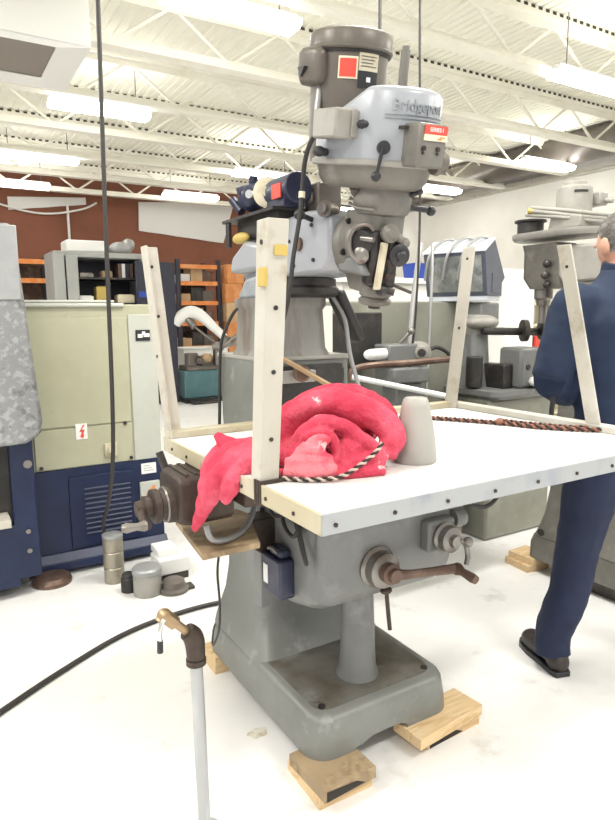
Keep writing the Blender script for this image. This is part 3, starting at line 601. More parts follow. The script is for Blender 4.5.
b.tube([q(-0.034,-0.138,0.088),q(-0.006,-0.138,0.098),q(0.014,-0.135,0.088)],[.009,.012,.010],n=12)
b.tube([q(-0.085,-0.140,0.024),q(-0.062,-0.146,0.060),q(-0.042,-0.142,0.086)],[.010,.011,.008],n=12)
b.remesh(.0045, 2, wr); b.build('inner_fold', clothl_m, cl, angle=180)

# twisted cords
def twist(path, r, pitch, mats, root, sub=10):
    mb = MB(); pts = [V(p) for p in path]; P_ = []
    for i in range(len(pts)-1):
        p0 = pts[max(i-1,0)]; p1 = pts[i]; p2 = pts[i+1]; p3 = pts[min(i+2,len(pts)-1)]
        n = max(4,int((p2-p1).length/(pitch/8)))
        for k in range(n):
            t = k/n; P_.append(.5*((2*p1)+(p2-p0)*t+(2*p0-5*p1+4*p2-p3)*t*t+(3*p1-p0-3*p2+p3)*t**3))
    mb.bm.free(); s_ = 0; A, B = [], []
    for i, p in enumerate(P_):
        d = (P_[min(i+1,len(P_)-1)]-P_[max(i-1,0)]).normalized(); u = V((0,0,1)); u = (u-d*u.dot(d)).normalized(); w = d.cross(u)
        a = 2*PI*s_/pitch; o_ = (u*math.cos(a)+w*math.sin(a))*r
        A.append(p+o_); B.append(p-o_)
        if i+1 < len(P_): s_ += (P_[i+1]-p).length
    for pp, m in ((A,mats[0]),(B,mats[1])):
        mb = MB(); mb.tube(pp, r*1.02, n=6, sub=1); mb.build('strand', m, root)
ch1 = thing('twisted_cord', 'thin dark twisted cord lying across the white table to the right edge', 'cord', (1.6,1.44,WZ))
twist([(1.463,1.66,1.036),(1.50,1.60,1.036),(1.542,1.528,1.036),(1.60,1.42,1.036),(1.645,1.30,1.036),(1.72,1.20,1.036),(1.79,1.14,1.036)],.0042,.03,(ropeb_m,rustcord_m),ch1)
twist([(1.60,1.42,1.044),(1.65,1.36,1.038),(1.71,1.26,1.036),(1.775,1.19,1.036),(1.79,1.17,1.036)],.0042,.03,(ropeb_m,rustcord_m),ch1)
b = MB(); b.box((1.44,1.65,1.0285),(1.475,1.69,1.055)); b.build('end_clip', black_m, ch1, bevel=.004)
b = MB(); b.ell((1.597,1.425,1.042),(.014,.014,.011)); b.build('knot', rustcord_m, ch1)
ch2 = thing('striped_rope', 'black and white twisted rope along the foot of the pink cloth', 'rope', (.75,1.13,WZ))
twist([q(-.150,-.150,.007),q(-.11,-.165,.007),q(-.033,-.185,.007),q(.034,-.180,.012),q(.080,-.160,.035),q(.118,-.138,.062),q(.135,-.122,.082)],.0030,.026,(ropeb_m,ropew_m),ch2)
# grey cone
b = MB(); b.lathe((1.032,1.192,1.0285),(0,0,1),[(0,.052),(.004,.054),(.05,.051),(.10,.043),(.14,.035),(.155,.031),(.16,.027)],n=36)
cn = b.build('plastic_cone', cone_m, None, loc=(1.032,1.192,1.0285)); tag(cn, 'smooth grey cone-shaped cover standing on the white table beside the cloth', 'cone')

# ------------------------------------------------------------------ blocks under the base
def block(lab, c, sx, sy, z0, h, rz, m, burnt=None):
    b = MB(); b.M = Matrix.Rotation(rz,4,'Z'); b.box((-sx/2,-sy/2,0),(sx/2,sy/2,h))
    o = b.build('wooden_block', m, None, local=True, bevel=.002); o.location = (c[0],c[1],z0)
    tag(o, lab, 'wood block', 'wooden blocks under the mills'); 
    if burnt:
        b = MB(); b.M = Matrix.Rotation(rz,4,'Z'); x0,x1,z1 = burnt; b.faces([(x0,-sy/2-.0015,.002),(x1,-sy/2-.0015,.006),(x1-.03,-sy/2-.0015,z1*.7),(x0,-sy/2-.0015,z1),(x0,-sy/2+.001,.002),(x1,-sy/2+.001,.006),(x1-.03,-sy/2+.001,z1*.7),(x0,-sy/2+.001,z1)],[(0,1,2,3),(4,7,6,5),(0,4,5,1),(1,5,6,2),(2,6,7,3),(3,7,4,0)])
        b.build('scorch_mark', char_m, o, local=True, smooth=False)
    return o
block('dirty topped pine block under the big mill front left corner, upper of two', (.937,1.432), .185,.19,.038,.0375,.04,woodd_m,(-.085,.05,.033))
block('pine block on the floor under the big mill front left corner', (.940,1.452), .185,.19,0,.038,-.02,wood_m)
block('long pine block under the big mill front right corner, upper of two', (1.365,1.435), .30,.125,.038,.0375,.10,wood_m)
block('scorched pine block on the floor under the big mill front right corner', (1.395,1.452), .24,.12,0,.038,.03,wood_m,(-.11,.04,.03))
block('pine block under the big mill back left corner, upper of two', (.945,2.21), .17,.13,.038,.0375,.02,wood_m)
block('pine block on the floor under the big mill back left corner', (.945,2.215), .16,.13,0,.038,-.03,wood_m)

# ------------------------------------------------------------------ floor things
ap = thing('air_pipe', 'grey standing pipe with a brown elbow and a valve in the foreground', 'pipe', (.535,1.45,0))
b = MB(); b.cyl((.537,1.45,.0),(.530,1.45,.53),.0165); b.cyl((.537,1.45,0),(.537,1.45,.012),.05); b.build('pipe', gpipe_m, ap)
b = MB(); b.tube([(.530,1.45,.515),(.529,1.45,.56),(.522,1.45,.585),(.508,1.45,.60)],[.023,.026,.026,.022],n=14); b.cyl((.53,1.45,.505),(.53,1.45,.52),.026); b.build('elbow', rust_m, ap)
b = MB(); b.cyl((.512,1.45,.596),(.462,1.45,.648),.011); b.cyl((.478,1.45,.63),(.455,1.45,.655),.018,n=8); b.ell((.452,1.45,.657),(.019,.019,.019)); b.cyl((.452,1.45,.657),(.437,1.448,.645),.013); b.build('valve', brass_m, ap)
b = MB(); b.tube([(.447,1.435,.655),(.438,1.432,.645),(.432,1.43,.625),(.433,1.43,.60),(.432,1.43,.585)],.0055); lv = b.build('valve_lever', chrome_m, ap)
b = MB(); b.tube([(.432,1.43,.605),(.431,1.43,.575)],.0075); b.build('lever_grip', black_m, lv)
b = MB(); b.tube([(-.35,2.0,.011),(.0,2.235,.011),(.116,2.322,.011),(.344,2.477,.011),(.62,2.635,.011),(.867,2.70,.011),(1.131,2.702,.011),(1.40,2.60,.011),(1.7,2.5,.011)],.011); tag(b.build('air_hose', hose_m, None, loc=(.62,2.635,0)), 'black hose curving across the white floor behind the mill base', 'hose')
b = MB(); 
pts = [(.849+.034*math.cos(a)*(1+.12*math.sin(3*a)+.08*math.sin(7*a)),1.753+.028*math.sin(a)*(1+.15*math.cos(2*a)+.1*math.sin(5*a)),.0006) for a in [2*PI*k/24 for k in range(24)]]
b.loft([pts,[(p[0],p[1],.0014) for p in pts]]); tag(b.build('floor_stain', stainf_m, None, loc=(.849,1.753,0)), 'small yellowish dried stain on the floor left of the mill base', 'stain')
def can(name, lab, cat, c, prof, m, group=None):
    b = MB(); b.lathe((c[0],c[1],0),(0,0,1),prof); return tag(b.build(name, m, None, loc=(c[0],c[1],0)), lab, cat, group)
t = thing('tall_canister', 'tall tan metal canister with two bands on the floor by the blue machine', 'canister', (.757,3.26,0))
b = MB(); b.lathe((.757,3.26,0),(0,0,1),[(0,.05),(.005,.052),(.08,.052),(.085,.048),(.09,.052),(.165,.052),(.17,.048),(.175,.052),(.24,.052),(.245,.05)]); b.build('body', can_m, t)
b = MB(); b.lathe((.757,3.26,.245),(0,0,1),[(0,.053),(.015,.053),(.018,.048)]); b.build('lid', galvp_m, t)
can('black_can', 'small black can between the tall canister and the round tin', 'can', (.79,3.10), [(0,.04),(.07,.04),(.075,.035),(.09,.033),(.095,.028)], rubber_m)
t = thing('round_tin', 'wide pale round tin with a grey lid on the floor by the blue machine', 'tin', (.862,3.02,0))
b = MB(); b.lathe((.862,3.02,0),(0,0,1),[(0,.068),(.004,.07),(.11,.07),(.113,.068)]); b.build('body', panel_m, t)
b = MB(); b.lathe((.862,3.02,.113),(0,0,1),[(0,.074),(.022,.074),(.03,.066),(.032,.05)]); b.build('lid', galvp_m, t)
t = thing('flange_plate', 'low dark round flange lying on the floor beside the round tin', 'flange', (.985,2.98,0))
b = MB(); b.lathe((.985,2.98,0),(0,0,1),[(0,.075),(.018,.077),(.025,.06),(.055,.055),(.065,.04)]); b.build('body', motor_m, t)
b = MB(); b.box((1.03,2.94,0),(1.085,3.0,.018)); b.build('lug', dark_m, t, bevel=.004)
t = thing('white_box', 'dirty white box lying on the floor behind the round tin', 'box', (1.04,3.17,0))
b = MB(); b.box((.95,3.09,.04),(1.12,3.25,.125)); b.build('body', enamel_m, t, bevel=.008)
b = MB(); b.box((.97,3.10,0),(1.11,3.24,.04)); b.build('foot', dark_m, t)
b = MB(); b.box((.96,3.14,.125),(1.07,3.27,.165)); tag(b.build('paper_pack', white_m, None, loc=(1.0,3.2,.125), bevel=.006), 'small white pack lying on top of the dirty white box', 'pack')

# ------------------------------------------------------------------ blue and cream machine at left
bm_ = thing('machining_centre', 'cream and navy blue machine with a galvanised hood at the left', 'machine', (.4,3.6,0))
b = MB(); b.box((.42,3.52,.575),(1.12,4.25,1.455)); b.build('upper_body', green_m, bm_, bevel=.006)
b = MB(); b.box((.968,3.512,.58),(1.122,3.53,1.40)); b.build('side_panel', pale_m, bm_, bevel=.004)
b = MB(); b.box((.445,3.510,.585),(.960,3.522,.80)); b.build('lower_panel', green_m, bm_, bevel=.003)
b = MB(); b.box((.445,3.510,.808),(.960,3.522,1.385)); b.build('large_panel', green_m, bm_, bevel=.003)
b = MB(); b.box((.40,3.50,1.44),(.95,3.9,1.462)); b.box((.44,3.505,1.462),(.90,3.85,1.478)); b.build('top_sheet', pale_m, bm_, bevel=.008)
b = MB(); b.box((.36,3.515,.06),(1.122,4.25,.58)); b.build('blue_base', navy_m, bm_, bevel=.005)
b = MB(); b.box((.60,3.505,.13),(.95,3.516,.53)); lp = b.build('louvre_panel', navy_m, bm_, bevel=.003)
for k in range(10):
    b = MB(); z = .20+.028*k; b.prism([(3.506,z),(3.498,z+.002),(3.506,z+.010)],'x',.68,.93); b.build('louvre', louv_m, lp)
b = MB(); b.box((.33,3.47,.03),(1.13,4.2,.075)); b.prism([(3.47,.075),(3.51,.12),(3.51,.075)],'x',.34,1.13); b.build('plinth', navy_m, bm_, bevel=.004)
b = MB(); b.lathe((.47,3.42,0),(0,0,1),[(0,.10),(.02,.10),(.04,.085),(.05,.05)]); b.build('levelling_pad', crank_m, bm_)
# lightning label
b = MB(); b.box((.655,3.506,.735),(.715,3.511,.82)); wl = b.build('warning_label', white_m, bm_)
b = MB(); zz = [(.693,.812),(.672,.775),(.686,.777),(.678,.752),(.669,.756),(.690,.739),(.699,.759),(.692,.757),(.700,.788),(.684,.786),(.703,.812)]
b.prism(zz,'y',3.5045,3.507); b.build('lightning_symbol', red_m, wl, smooth=False)
b = MB(); b.box((1.005,3.506,1.255),(1.085,3.512,1.315)); nl = b.build('black_nameplate', black_m, bm_)
b = MB(); b.box((1.016,3.5045,1.272),(1.042,3.507,1.292)); b.box((1.048,3.5045,1.276),(1.082,3.507,1.296)); b.box((1.04,3.5045,1.288),(1.058,3.507,1.306)); b.build('white_mark', white_m, nl, smooth=False)
b = MB(); b.box((1.0,3.507,.495),(1.085,3.516,.555)); pl = b.build('white_plate', white_m, bm_)
b = MB(); 
for k in range(3): b.box((1.012,3.5055,.512+.014*k),(1.07-.01*k,3.5072,.515+.014*k))
b.build('plate_print', conduit_m, pl)
b = MB(); b.box((.985,3.495,.34),(1.10,3.516,.45)); gp = b.build('grey_isolator', pale_m, bm_, bevel=.005)
b = MB(); b.M = Matrix.Translation((1.045,3.492,.395)) @ Matrix.Rotation(.7,4,'Y'); b.box((-.008,0,-.035),(.008,.004,.035)); b.build('orange_mark', orange_m, gp)
b = MB(); b.box((.80,3.495,.62),(.87,3.512,.70)); b.cyl((.835,3.495,.66),(.835,3.475,.66),.02); b.build('door_lock', scale_m, bm_, bevel=.005)
for (x,z) in ((.47,.80),(.92,.80),(.945,.60),(.47,.60)):
    b = MB(); b.cyl((x,3.511,z),(x,3.502,z),.010,n=10); b.build('quarter_turn_catch', dark_m, bm_)
# hood and recess at the far left
b = MB()
ring = [(-.6,1.81),(.36,1.81),(.385,1.80),(.45,.90),(.43,.835),(.37,.80),(-.6,.77)]
b.prism([(p[0],p[1]) for p in ring],'y',3.18,3.95); b.build('hood', galv_m, bm_, bevel=.02)
b = MB(); b.box((-.6,3.172,1.47),(.395,3.19,1.80)); b.build('hood_top_sheet', galvp_m, bm_, bevel=.004)
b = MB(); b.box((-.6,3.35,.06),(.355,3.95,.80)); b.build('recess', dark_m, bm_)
b = MB(); b.box((.30,3.30,.10),(.41,3.50,.80)); b.box((-.6,3.30,.06),(.31,3.42,.38)); b.build('lower_front', navy_m, bm_, bevel=.006)
b = MB(); b.box((-.6,3.20,.40),(.28,3.42,.44)); b.build('coolant_ledge', cream_m, bm_, bevel=.004)
b = MB(); b.lathe((.16,3.34,.44),(0,0,1),[(0,.07),(.05,.07),(.07,.05),(.22,.05),(.25,.06),(.30,.06)]); b.box((.0,3.3,.44),(.1,3.4,.66)); b.build('chute_casting', motor_m, bm_, bevel=.006)
b = MB(); b.cyl((.38,3.30,.68),(.38,3.29,.68),.02); b.cyl((.36,3.30,.34),(.36,3.29,.34),.012); b.cyl((.36,3.30,.24),(.36,3.29,.24),.012); b.build('front_plug', steel_m, bm_)
# hanging cables
b = MB(); b.tube([(.765,2.95,4.19),(.760,2.95,3.0),(.755,2.95,2.72),(.735,2.95,1.8),(.717,2.95,.868),(.716,3.10,.50),(.735,3.35,.28),(.765,3.38,.06)],.010,n=8); tag(b.build('hanging_cable', hose_m, None, loc=(.765,2.95,4.19)), 'long black cable hanging from the ceiling in front of the cream machine', 'cable')
b = MB(); b.tube([(2.37,2.75,4.19),(2.363,2.75,3.0),(2.387,2.75,1.974),(2.37,2.75,1.4),(2.33,2.74,1.15),(2.30,2.73,1.0)],.0065,n=8); tag(b.build('hanging_cable', hose_m, None, loc=(2.37,2.75,4.19)), 'thin black cable hanging from the ceiling just right of the mill head', 'cable')
b = MB(); b.tube([(2.10,2.75,4.19),(2.102,2.75,2.95),(2.10,2.75,2.0),(2.13,2.76,1.5)],.0085,n=8); tag(b.build('hanging_cable', hose_m, None, loc=(2.10,2.75,4.19)), 'black cable dropping from the ceiling behind the mill motor', 'cable')
# ceiling duct box
du = thing('air_duct', 'white square ceiling air duct with a grey grille at upper left', 'duct', (.2,5.4,3.3))
b = MB(); b.prism([(4.98,3.30),(4.98,4.0),(6.02,4.0),(6.02,3.30)],'x',-1.2,1.21); b.build('duct_body', enamel_m, du, bevel=.01)
b = MB(); b.box((-1.0,5.0,3.27),(.97,5.66,3.30)); b.build('grille', vent_m, du)
b = MB(); b.loft([[(-1.2,4.98,3.30),(1.21,4.98,3.30),(1.21,6.02,3.30),(-1.2,6.02,3.30)],[(-1.0,5.0,3.265),(.97,5.0,3.265),(.97,5.66,3.265),(-1.0,5.66,3.265)]],cap=False); b.build('grille_frame', enamel_m, du)
for sx in (-1.0,1.0):
    b = MB(); b.box((sx-.02,5.45,4.0),(sx+.02,5.5,4.2)); b.build('hanger', joist_m, du)
b = MB(); b.tube([(9.1,4.0,3.95),(9.1,13.9,3.95)],.24,n=20); tag(b.build('round_duct', motor_m, None, loc=(9.1,9,3.95)), 'dark round duct under the roof along the right wall', 'duct')

# ------------------------------------------------------------------ shelf cabinet far left
cb = thing('storage_cabinet', 'tall grey storage cabinet with open dark shelves behind the cream machine', 'cabinet', (2.5,9.9,0))
b = MB(); b.box((1.68,9.80,0),(1.73,10.6,2.32)); b.box((1.73,9.80,2.24),(3.0,10.6,2.32)); b.box((1.73,10.55,0),(3.0,10.6,2.24)); b.box((2.95,9.8,0),(3.0,10.6,2.24)); b.build('carcass', grcab_m, cb, bevel=.008)
b = MB(); b.box((1.73,10.50,0),(2.95,10.55,2.24)); b.build('back_lining', darkcab_m, cb)
for z in (.5,1.05,1.55,1.93):
    b = MB(); b.box((1.73,9.85,z),(2.95,10.5,z+.03)); b.build('shelf', dark_m, cb)
b = MB(); b.box((1.66,9.76,.05),(1.82,9.80,2.28)); b.box((1.84,9.74,.05),(2.0,9.80,2.26)); b.build('grey_door', grcab_m, cb, bevel=.008)
b = MB(); b.faces([(2.80,9.62,0),(3.44,9.70,0),(3.44,9.74,0),(2.80,9.66,0),(2.80,9.62,2.20),(3.44,9.70,2.20),(3.44,9.74,2.20),(2.80,9.66,2.20)],[(0,3,2,1),(4,5,6,7),(0,1,5,4),(1,2,6,5),(2,3,7,6),(3,0,4,7)]); b.build('dark_door', darkcab_m, cb, bevel=.006)
b = MB(); b.box((2.83,9.600,1.66),(3.03,9.621,1.75)); b.build('blue_sticker', bluep_m, cb)
b = MB(); b.box((1.88,9.85,2.32),(2.46,10.3,2.49)); tag(b.build('white_carton', enamel_m, None, loc=(2.17,10.05,2.32), bevel=.02), 'white flat carton on top of the grey storage cabinet', 'carton')
b = MB(); b.ell((2.70,10.0,2.40),(.17,.16,.10)); b.ell((2.82,10.0,2.46),(.10,.12,.10)); b.ell((2.62,10.0,2.38),(.12,.14,.08)); b.remesh(.02,2,lambda c:.02*noise.noise(c*9))
for v in b.bm.verts: v.co.z = max(v.co.z,2.321)
tag(b.build('grey_sack', galvp_m, None, loc=(2.70,10,2.32), angle=180), 'lumpy grey sack on top of the storage cabinet', 'sack')
items = [(2.12,1.58,.22,.10,white_m,'parts_box','white parts box low on the cabinet shelf at left','box'),(2.38,1.58,.20,.24,yellow_m,'yellow_box','yellow-tan box in the middle of the lower cabinet shelf','box'),
 (2.72,1.58,.26,.12,paper_m,'cream_box','cream box at the right of the lower cabinet shelf','box'),(2.15,1.96,.20,.06,steel_m,'tool_tin','flat grey tin at the left of the upper cabinet shelf','tin'),(2.45,1.96,.16,.09,woodd_m,'wooden_tray','small wooden tray in the middle of the upper cabinet shelf','tray')]
for (x,z,w,h,m,n,l,c) in items:
    b = MB(); b.box((x-w/2,9.90,z),(x+w/2,10.1,z+h)); b.box((x-w/2+.02,9.92,z+h),(x+w/2-.02,10.08,z+h+.012)); tag(b.build(n, m, None, loc=(x,10,z), bevel=.008), l, c)
for k,(x,m,l) in enumerate(((2.64,crank_m,'dark red binder on the upper cabinet shelf, left of its row'),(2.70,white_m,'white binder between the two dark ones on the upper cabinet shelf'),(2.76,darkcab_m,'black binder on the upper cabinet shelf, third of its row'),(2.82,crank_m,'dark red binder on the upper cabinet shelf, right of the black one'))):
    b = MB(); b.box((x-.024,9.90,1.96),(x+.024,10.12,2.17)); b.box((x-.012,9.895,2.02),(x+.012,9.90,2.12)); tag(b.build('binder', m, None, loc=(x,10,1.96), bevel=.004), l, 'binder', 'binders on the upper cabinet shelf')

# ------------------------------------------------------------------ racks and cartons far back
def rack(x0, x1, lab):
    t = thing('pallet_rack', lab, 'rack', ((x0+x1)/2,12.2,0), 0, 'orange pallet racks along the brown wall')
    for x in (x0,x1):
        for y in (11.9,12.7):
            b = MB(); b.box((x-.04,y-.03,0),(x+.04,y+.03,2.45)); b.build('upright', darkcab_m, t)
    for z in (.75,1.22,1.62,2.0,2.32):
        b = MB(); b.box((x0+.04,11.86,z-.045),(x1-.04,11.90,z+.035)); b.build('beam', orange_m, t)
        b = MB(); b.box((x0+.04,11.9,z-.01),(x1-.04,12.7,z+.02)); b.build('shelf_board', woodd_m, t)
    b = MB(); b.box((x0,12.72,.4),(x1,12.74,2.4)); b.build('back_mesh', crank_m, t)
    return t
rack(4.28,5.12,'orange-beamed pallet rack left of the carton stack')
rack(.9,2.0,'orange-beamed pallet rack showing past the left side of the grey cabinet')
n = 0; SH = [(.77,'lowest'),(1.24,'second'),(1.64,'third'),(2.02,'fourth')]
for (z,sn) in SH:
    for k,(x,pn) in enumerate(((4.47,'left end'),(4.70,'middle'),(4.93,'right end'))):
        w = .09+.03*((k*7+n)%3)/2; h = .16+.06*((n*5)%3); m = (cartonb_m,dark_m,motor_m,white_m,cartonb_m,crank_m)[n%6]; n += 1
        b = MB(); b.box((x-w,12.0,z),(x+w,12.4,z+h)); b.box((x-.015,11.995,z),(x+.015,12.0,z+h))
        tag(b.build('stored_box', m, None, loc=(x,12.2,z), bevel=.006), '%s box at the %s of the %s orange rack shelf' % (('tan','black','brown','white','tan','reddish')[(n-1)%6],pn,sn), 'box', 'boxes on the orange rack')
LV = ['bottom','second','third','fourth','fifth','top']
for l in range(6):
    for k in range(2):
        x = 5.36+.38*k + .015*((l*3)%4); z = .12+l*.375
        if l == 5 and k == 1: continue
        b = MB(); b.box((x-.18,11.7,z),(x+.18,12.2,z+.37)); b.box((x-.03,11.695,z),(x+.03,11.70,z+.37))
        tag(b.build('orange_carton', carton_m if (l+k)%3 else cartonb_m, None, loc=(x,11.95,z), bevel=.01), 'orange-brown carton in the %s column of the stack, %s layer' % (('left','right')[k], LV[l]), 'carton', 'cartons stacked beside the rack')
pal = thing('wooden_pallet', 'wooden pallet under the stack of orange cartons', 'pallet', (5.55,11.95,0))
for y in (11.68,11.9,12.15):
    b = MB(); b.box((5.14,y,0),(5.98,y+.08,.09)); b.build('runner', woodd_m, pal)
for k in range(5):
    b = MB(); b.box((5.14+.17*k,11.66,.09),(5.28+.17*k,12.25,.12)); b.build('slat', wood_m, pal)
b = MB(); b.box((3.9,10.7,.0),(4.75,11.2,.78)); b.box((3.88,10.68,.78),(4.77,11.22,.81)); tag(b.build('white_crate', enamel_m, None, loc=(4.3,10.9,0), bevel=.01), 'low white crate in front of the orange rack', 'crate')
# hanging white sheets on the brown wall
b = MB()
def sheet(pts, y, sag=.02, n=12):
    (a0_,a1_),(b0_,b1_) = pts     # top edge a0->a1, bottom edge b0->b1 as (x,z)
    rings = []
    for k in range(n+1):
        t = k/n; xa = a0_[0]+(a1_[0]-a0_[0])*t; za = a0_[1]+(a1_[1]-a0_[1])*t; xb = b0_[0]+(b1_[0]-b0_[0])*t; zb = b0_[1]+(b1_[1]-b0_[1])*t
        w = sag*math.sin(t*17)
        rings.append([(xa,y+w*.3,za),(xb,y+w,zb),(xb,y+w+.01,zb),(xa,y+w*.3+.01,za)])
    b.loft(rings)
sheet((((4.2,3.80),(6.45,3.95)),((4.18,3.20),(6.15,3.03))),13.955); tag(b.build('white_sheet', tarp_m, None, loc=(5.3,13.9,3.5)), 'white sheet hanging slanted on the brown wall', 'sheet')
b = MB(); sheet((((1.62,3.70),(3.1,3.80)),((1.62,3.45),(3.1,3.66))),13.955); tag(b.build('white_sheet', tarp_m, None, loc=(2.3,13.9,3.6)), 'narrow white sheet under the roof at the left end of the brown wall', 'sheet')
b = MB(); b.tube([(1.3,13.88,3.58),(1.9,13.88,3.44),(2.4,13.88,3.42),(3.0,13.88,3.55),(3.3,13.88,3.7)],.02,n=6); tag(b.build('sagging_cable', tarp_m, None, loc=(2.3,13.88,3.5)), 'pale cable sagging along the top of the brown wall', 'cable')
b = MB(); b.cyl((2.72,13.9,2.4),(2.72,13.9,3.7),.025,n=8); tag(b.build('wall_conduit', tarp_m, None, loc=(2.72,13.9,3)), 'thin vertical white conduit on the brown wall above the cabinet', 'conduit')
# teal machine with white arm
tm = thing('teal_machine', 'small teal floor machine with a white angled arm left of the mill column', 'machine', (3.85,9.6,0))
b = MB(); b.box((3.50,9.6,.06),(4.15,10.1,.50)); b.build('base', teal_m, tm, bevel=.015)
b = MB(); b.box((3.46,9.45,0),(4.2,10.1,.06)); b.build('plinth', dark_m, tm)
b = MB(); b.box((3.55,9.62,.50),(4.1,10.0,.58)); b.cyl((3.66,9.7,.58),(3.66,9.7,.78),.11); b.box((3.8,9.6,.58),(4.05,9.9,.72)); b.cyl((3.9,9.6,.66),(3.7,9.5,.66),.05); b.build('works', motor_m, tm, bevel=.01)
b = MB(); b.ell((3.87,9.55,.70),(.10,.08,.08)); b.build('brass_body', brass_m, tm)
b = MB(); b.box((4.0,9.5,.58),(4.12,9.62,.95)); b.cyl((3.9,9.4,.88),(4.25,9.25,.96),.055); b.cyl((4.0,9.35,.84),(4.12,9.3,1.06),.06); b.cyl((4.1,9.3,.92),(4.3,9.2,1.08),.045); b.build('joint', steel_m, tm, bevel=.01)
b = MB(); b.tube([(3.44,9.75,1.24),(3.52,9.70,1.36),(3.66,9.63,1.43),(3.80,9.53,1.36),(3.96,9.42,1.18),(4.10,9.33,1.02)],[.07,.10,.105,.09,.07,.06],n=14); b.build('white_arm', enamel_m, tm)
b = MB(); b.cyl((3.6,9.64,1.33),(3.68,9.55,1.20),.06); b.cyl((3.66,9.58,1.22),(4.0,9.42,.92),.018); b.build('strut', steel_m, tm)
b = MB(); b.box((3.50,9.25,0),(3.95,9.42,.05)); tag(b.build('floor_bracket', dark_m, None, loc=(3.7,9.3,0), bevel=.01), 'dark flat bracket on the floor in front of the teal machine', 'bracket')

# ------------------------------------------------------------------ machines behind the board
gm = thing('surface_grinder', 'grey-green machine with a tall sheet guard behind the white table', 'machine', (2.6,3.0,0))
b = MB(); b.box((2.02,3.04,.80),(3.08,3.07,1.46)); b.box((2.02,3.07,1.445),(3.30,3.5,1.465)); b.box((3.05,3.07,.80),(3.08,3.5,1.445)); b.box((3.08,3.10,1.40),(3.30,3.5,1.445)); b.build('sheet_guard', ggreen_m, gm, bevel=.004)
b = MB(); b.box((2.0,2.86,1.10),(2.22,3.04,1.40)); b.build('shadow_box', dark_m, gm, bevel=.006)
b = MB(); b.box((1.78,2.24,.70),(2.64,2.64,.80)); b.box((1.90,2.62,.70),(2.80,3.45,.80)); b.build('table', dark_m, gm, bevel=.006)
b = MB(); b.box((2.05,2.72,0),(2.76,3.4,.70)); b.build('base', ggreen_m, gm, bevel=.02)
b = MB(); b.box((2.16,2.72,1.125),(2.38,2.86,1.225)); b.box((2.18,2.70,1.005),(2.44,2.88,1.095)); b.box((2.22,2.72,.80),(2.40,2.86,1.005)); wh = b.build('wheel_head', mgrey_m, gm, bevel=.012)
b = MB(); b.lathe((2.43,2.80,1.175),(-.5,-.86,0),[(0,.06),(.09,.062),(.10,.056),(.105,.04),(.115,.035),(.12,.01)]); b.build('spindle_cover', panel_m, wh)
b = MB(); b.cyl((2.43,2.80,1.175),(2.36,2.68,1.175),.022); b.build('spindle_boss', dark_m, wh)
b = MB(); b.cyl((2.05,2.74,1.175),(2.16,2.76,1.175),.03); b.ell((2.04,2.735,1.175),(.035,.03,.028)); b.build('white_knob', enamel_m, wh)
b = MB(); b.cyl((2.28,2.78,1.225),(2.33,2.74,1.295),.010); b.ell((2.33,2.74,1.295),(.02,.02,.02)); b.build('clamp_lever', steel_m, wh)
b = MB(); b.tube([(1.81,2.573,1.070),(1.813,2.576,1.106),(1.84,2.563,1.126),(1.914,2.521,1.140),(2.097,2.471,1.146),(2.33,2.40,1.160)],.017); b.build('brown_handrail', crank_m, gm)
b = MB(); b.cyl((1.794,2.549,1.085),(2.16,2.235,.99),.014); b.build('white_rod', enamel_m, gm)
b = MB(); b.cyl((1.81,2.56,1.08),(1.83,2.60,.79),.014); b.cyl((2.15,2.245,.99),(2.16,2.30,.79),.014); b.cyl((2.33,2.40,1.16),(2.34,2.42,.79),.016); b.build('rod_bracket', steel_m, gm)
b = MB(); b.tube([(2.50,2.90,1.05),(2.52,2.86,1.13),(2.60,2.84,1.19),(2.69,2.82,1.15),(2.72,2.80,1.05),(2.72,2.8,.9)],.012); b.build('coolant_hose', rubber_m, gm)
b = MB(); b.tube([(2.37,2.80,1.20),(2.42,2.84,1.40),(2.50,2.9,1.62),(2.58,2.96,1.80)],.016); b.build('grey_conduit', conduit_m, gm)
b = MB(); b.tube([(2.50,2.80,.9),(2.56,2.85,1.20),(2.62,2.9,1.60),(2.68,2.97,1.80)],.009); b.build('thin_conduit', conduit_m, gm)
# slate box with hoses on top of the guard
RZ = math.radians(-66)
bb = thing('slate_cabinet', 'slate blue slanted box with a smoky window on top of the grey-green guard', 'box', (3.05,3.045,1.466), RZ)
b = MB(); b.box((-.19,-.165,0),(.19,.09,.03)); b.build('pale_base', palesl_m, bb, local=True)
pf = [(-.17,.03),(-.235,.29),(-.06,.375),(.155,.15),(.10,.115),(.10,.03)]
b = MB(); b.prism(pf,'x',-.20,.20); b.build('shell', slate_m, bb, local=True, bevel=.004)
b = MB(); b.loft([[(-.175,-.176,.055),(-.175,-.229,.27),(-.175,-.234,.27),(-.175,-.181,.055)],[(.175,-.176,.055),(.175,-.229,.27),(.175,-.234,.27),(.175,-.181,.055)]]); b.build('window', glass_m, bb, local=True)
b = MB(); b.loft([[(-.205,-.24,.292),(-.205,-.06,.38),(-.205,-.06,.386),(-.205,-.24,.300)],[(.205,-.24,.292),(.205,-.06,.38),(.205,-.06,.386),(.205,-.24,.300)]]); b.build('lid', palesl_m, bb, local=True)
for x in (-.12,.0,.10):
    b = MB(); b.tube([(x-.06,-.25,.13),(x-.03,-.262,.27),(x,-.20,.35),(x+.04,-.10,.39),(x+.07,-.02,.36)],.009); b.build('hose', conduit_m, bb, local=True)
b = MB(); b.box((.198,-.10,.05),(.205,.06,.17)); b.build('side_plate', slate_m, bb, local=True)
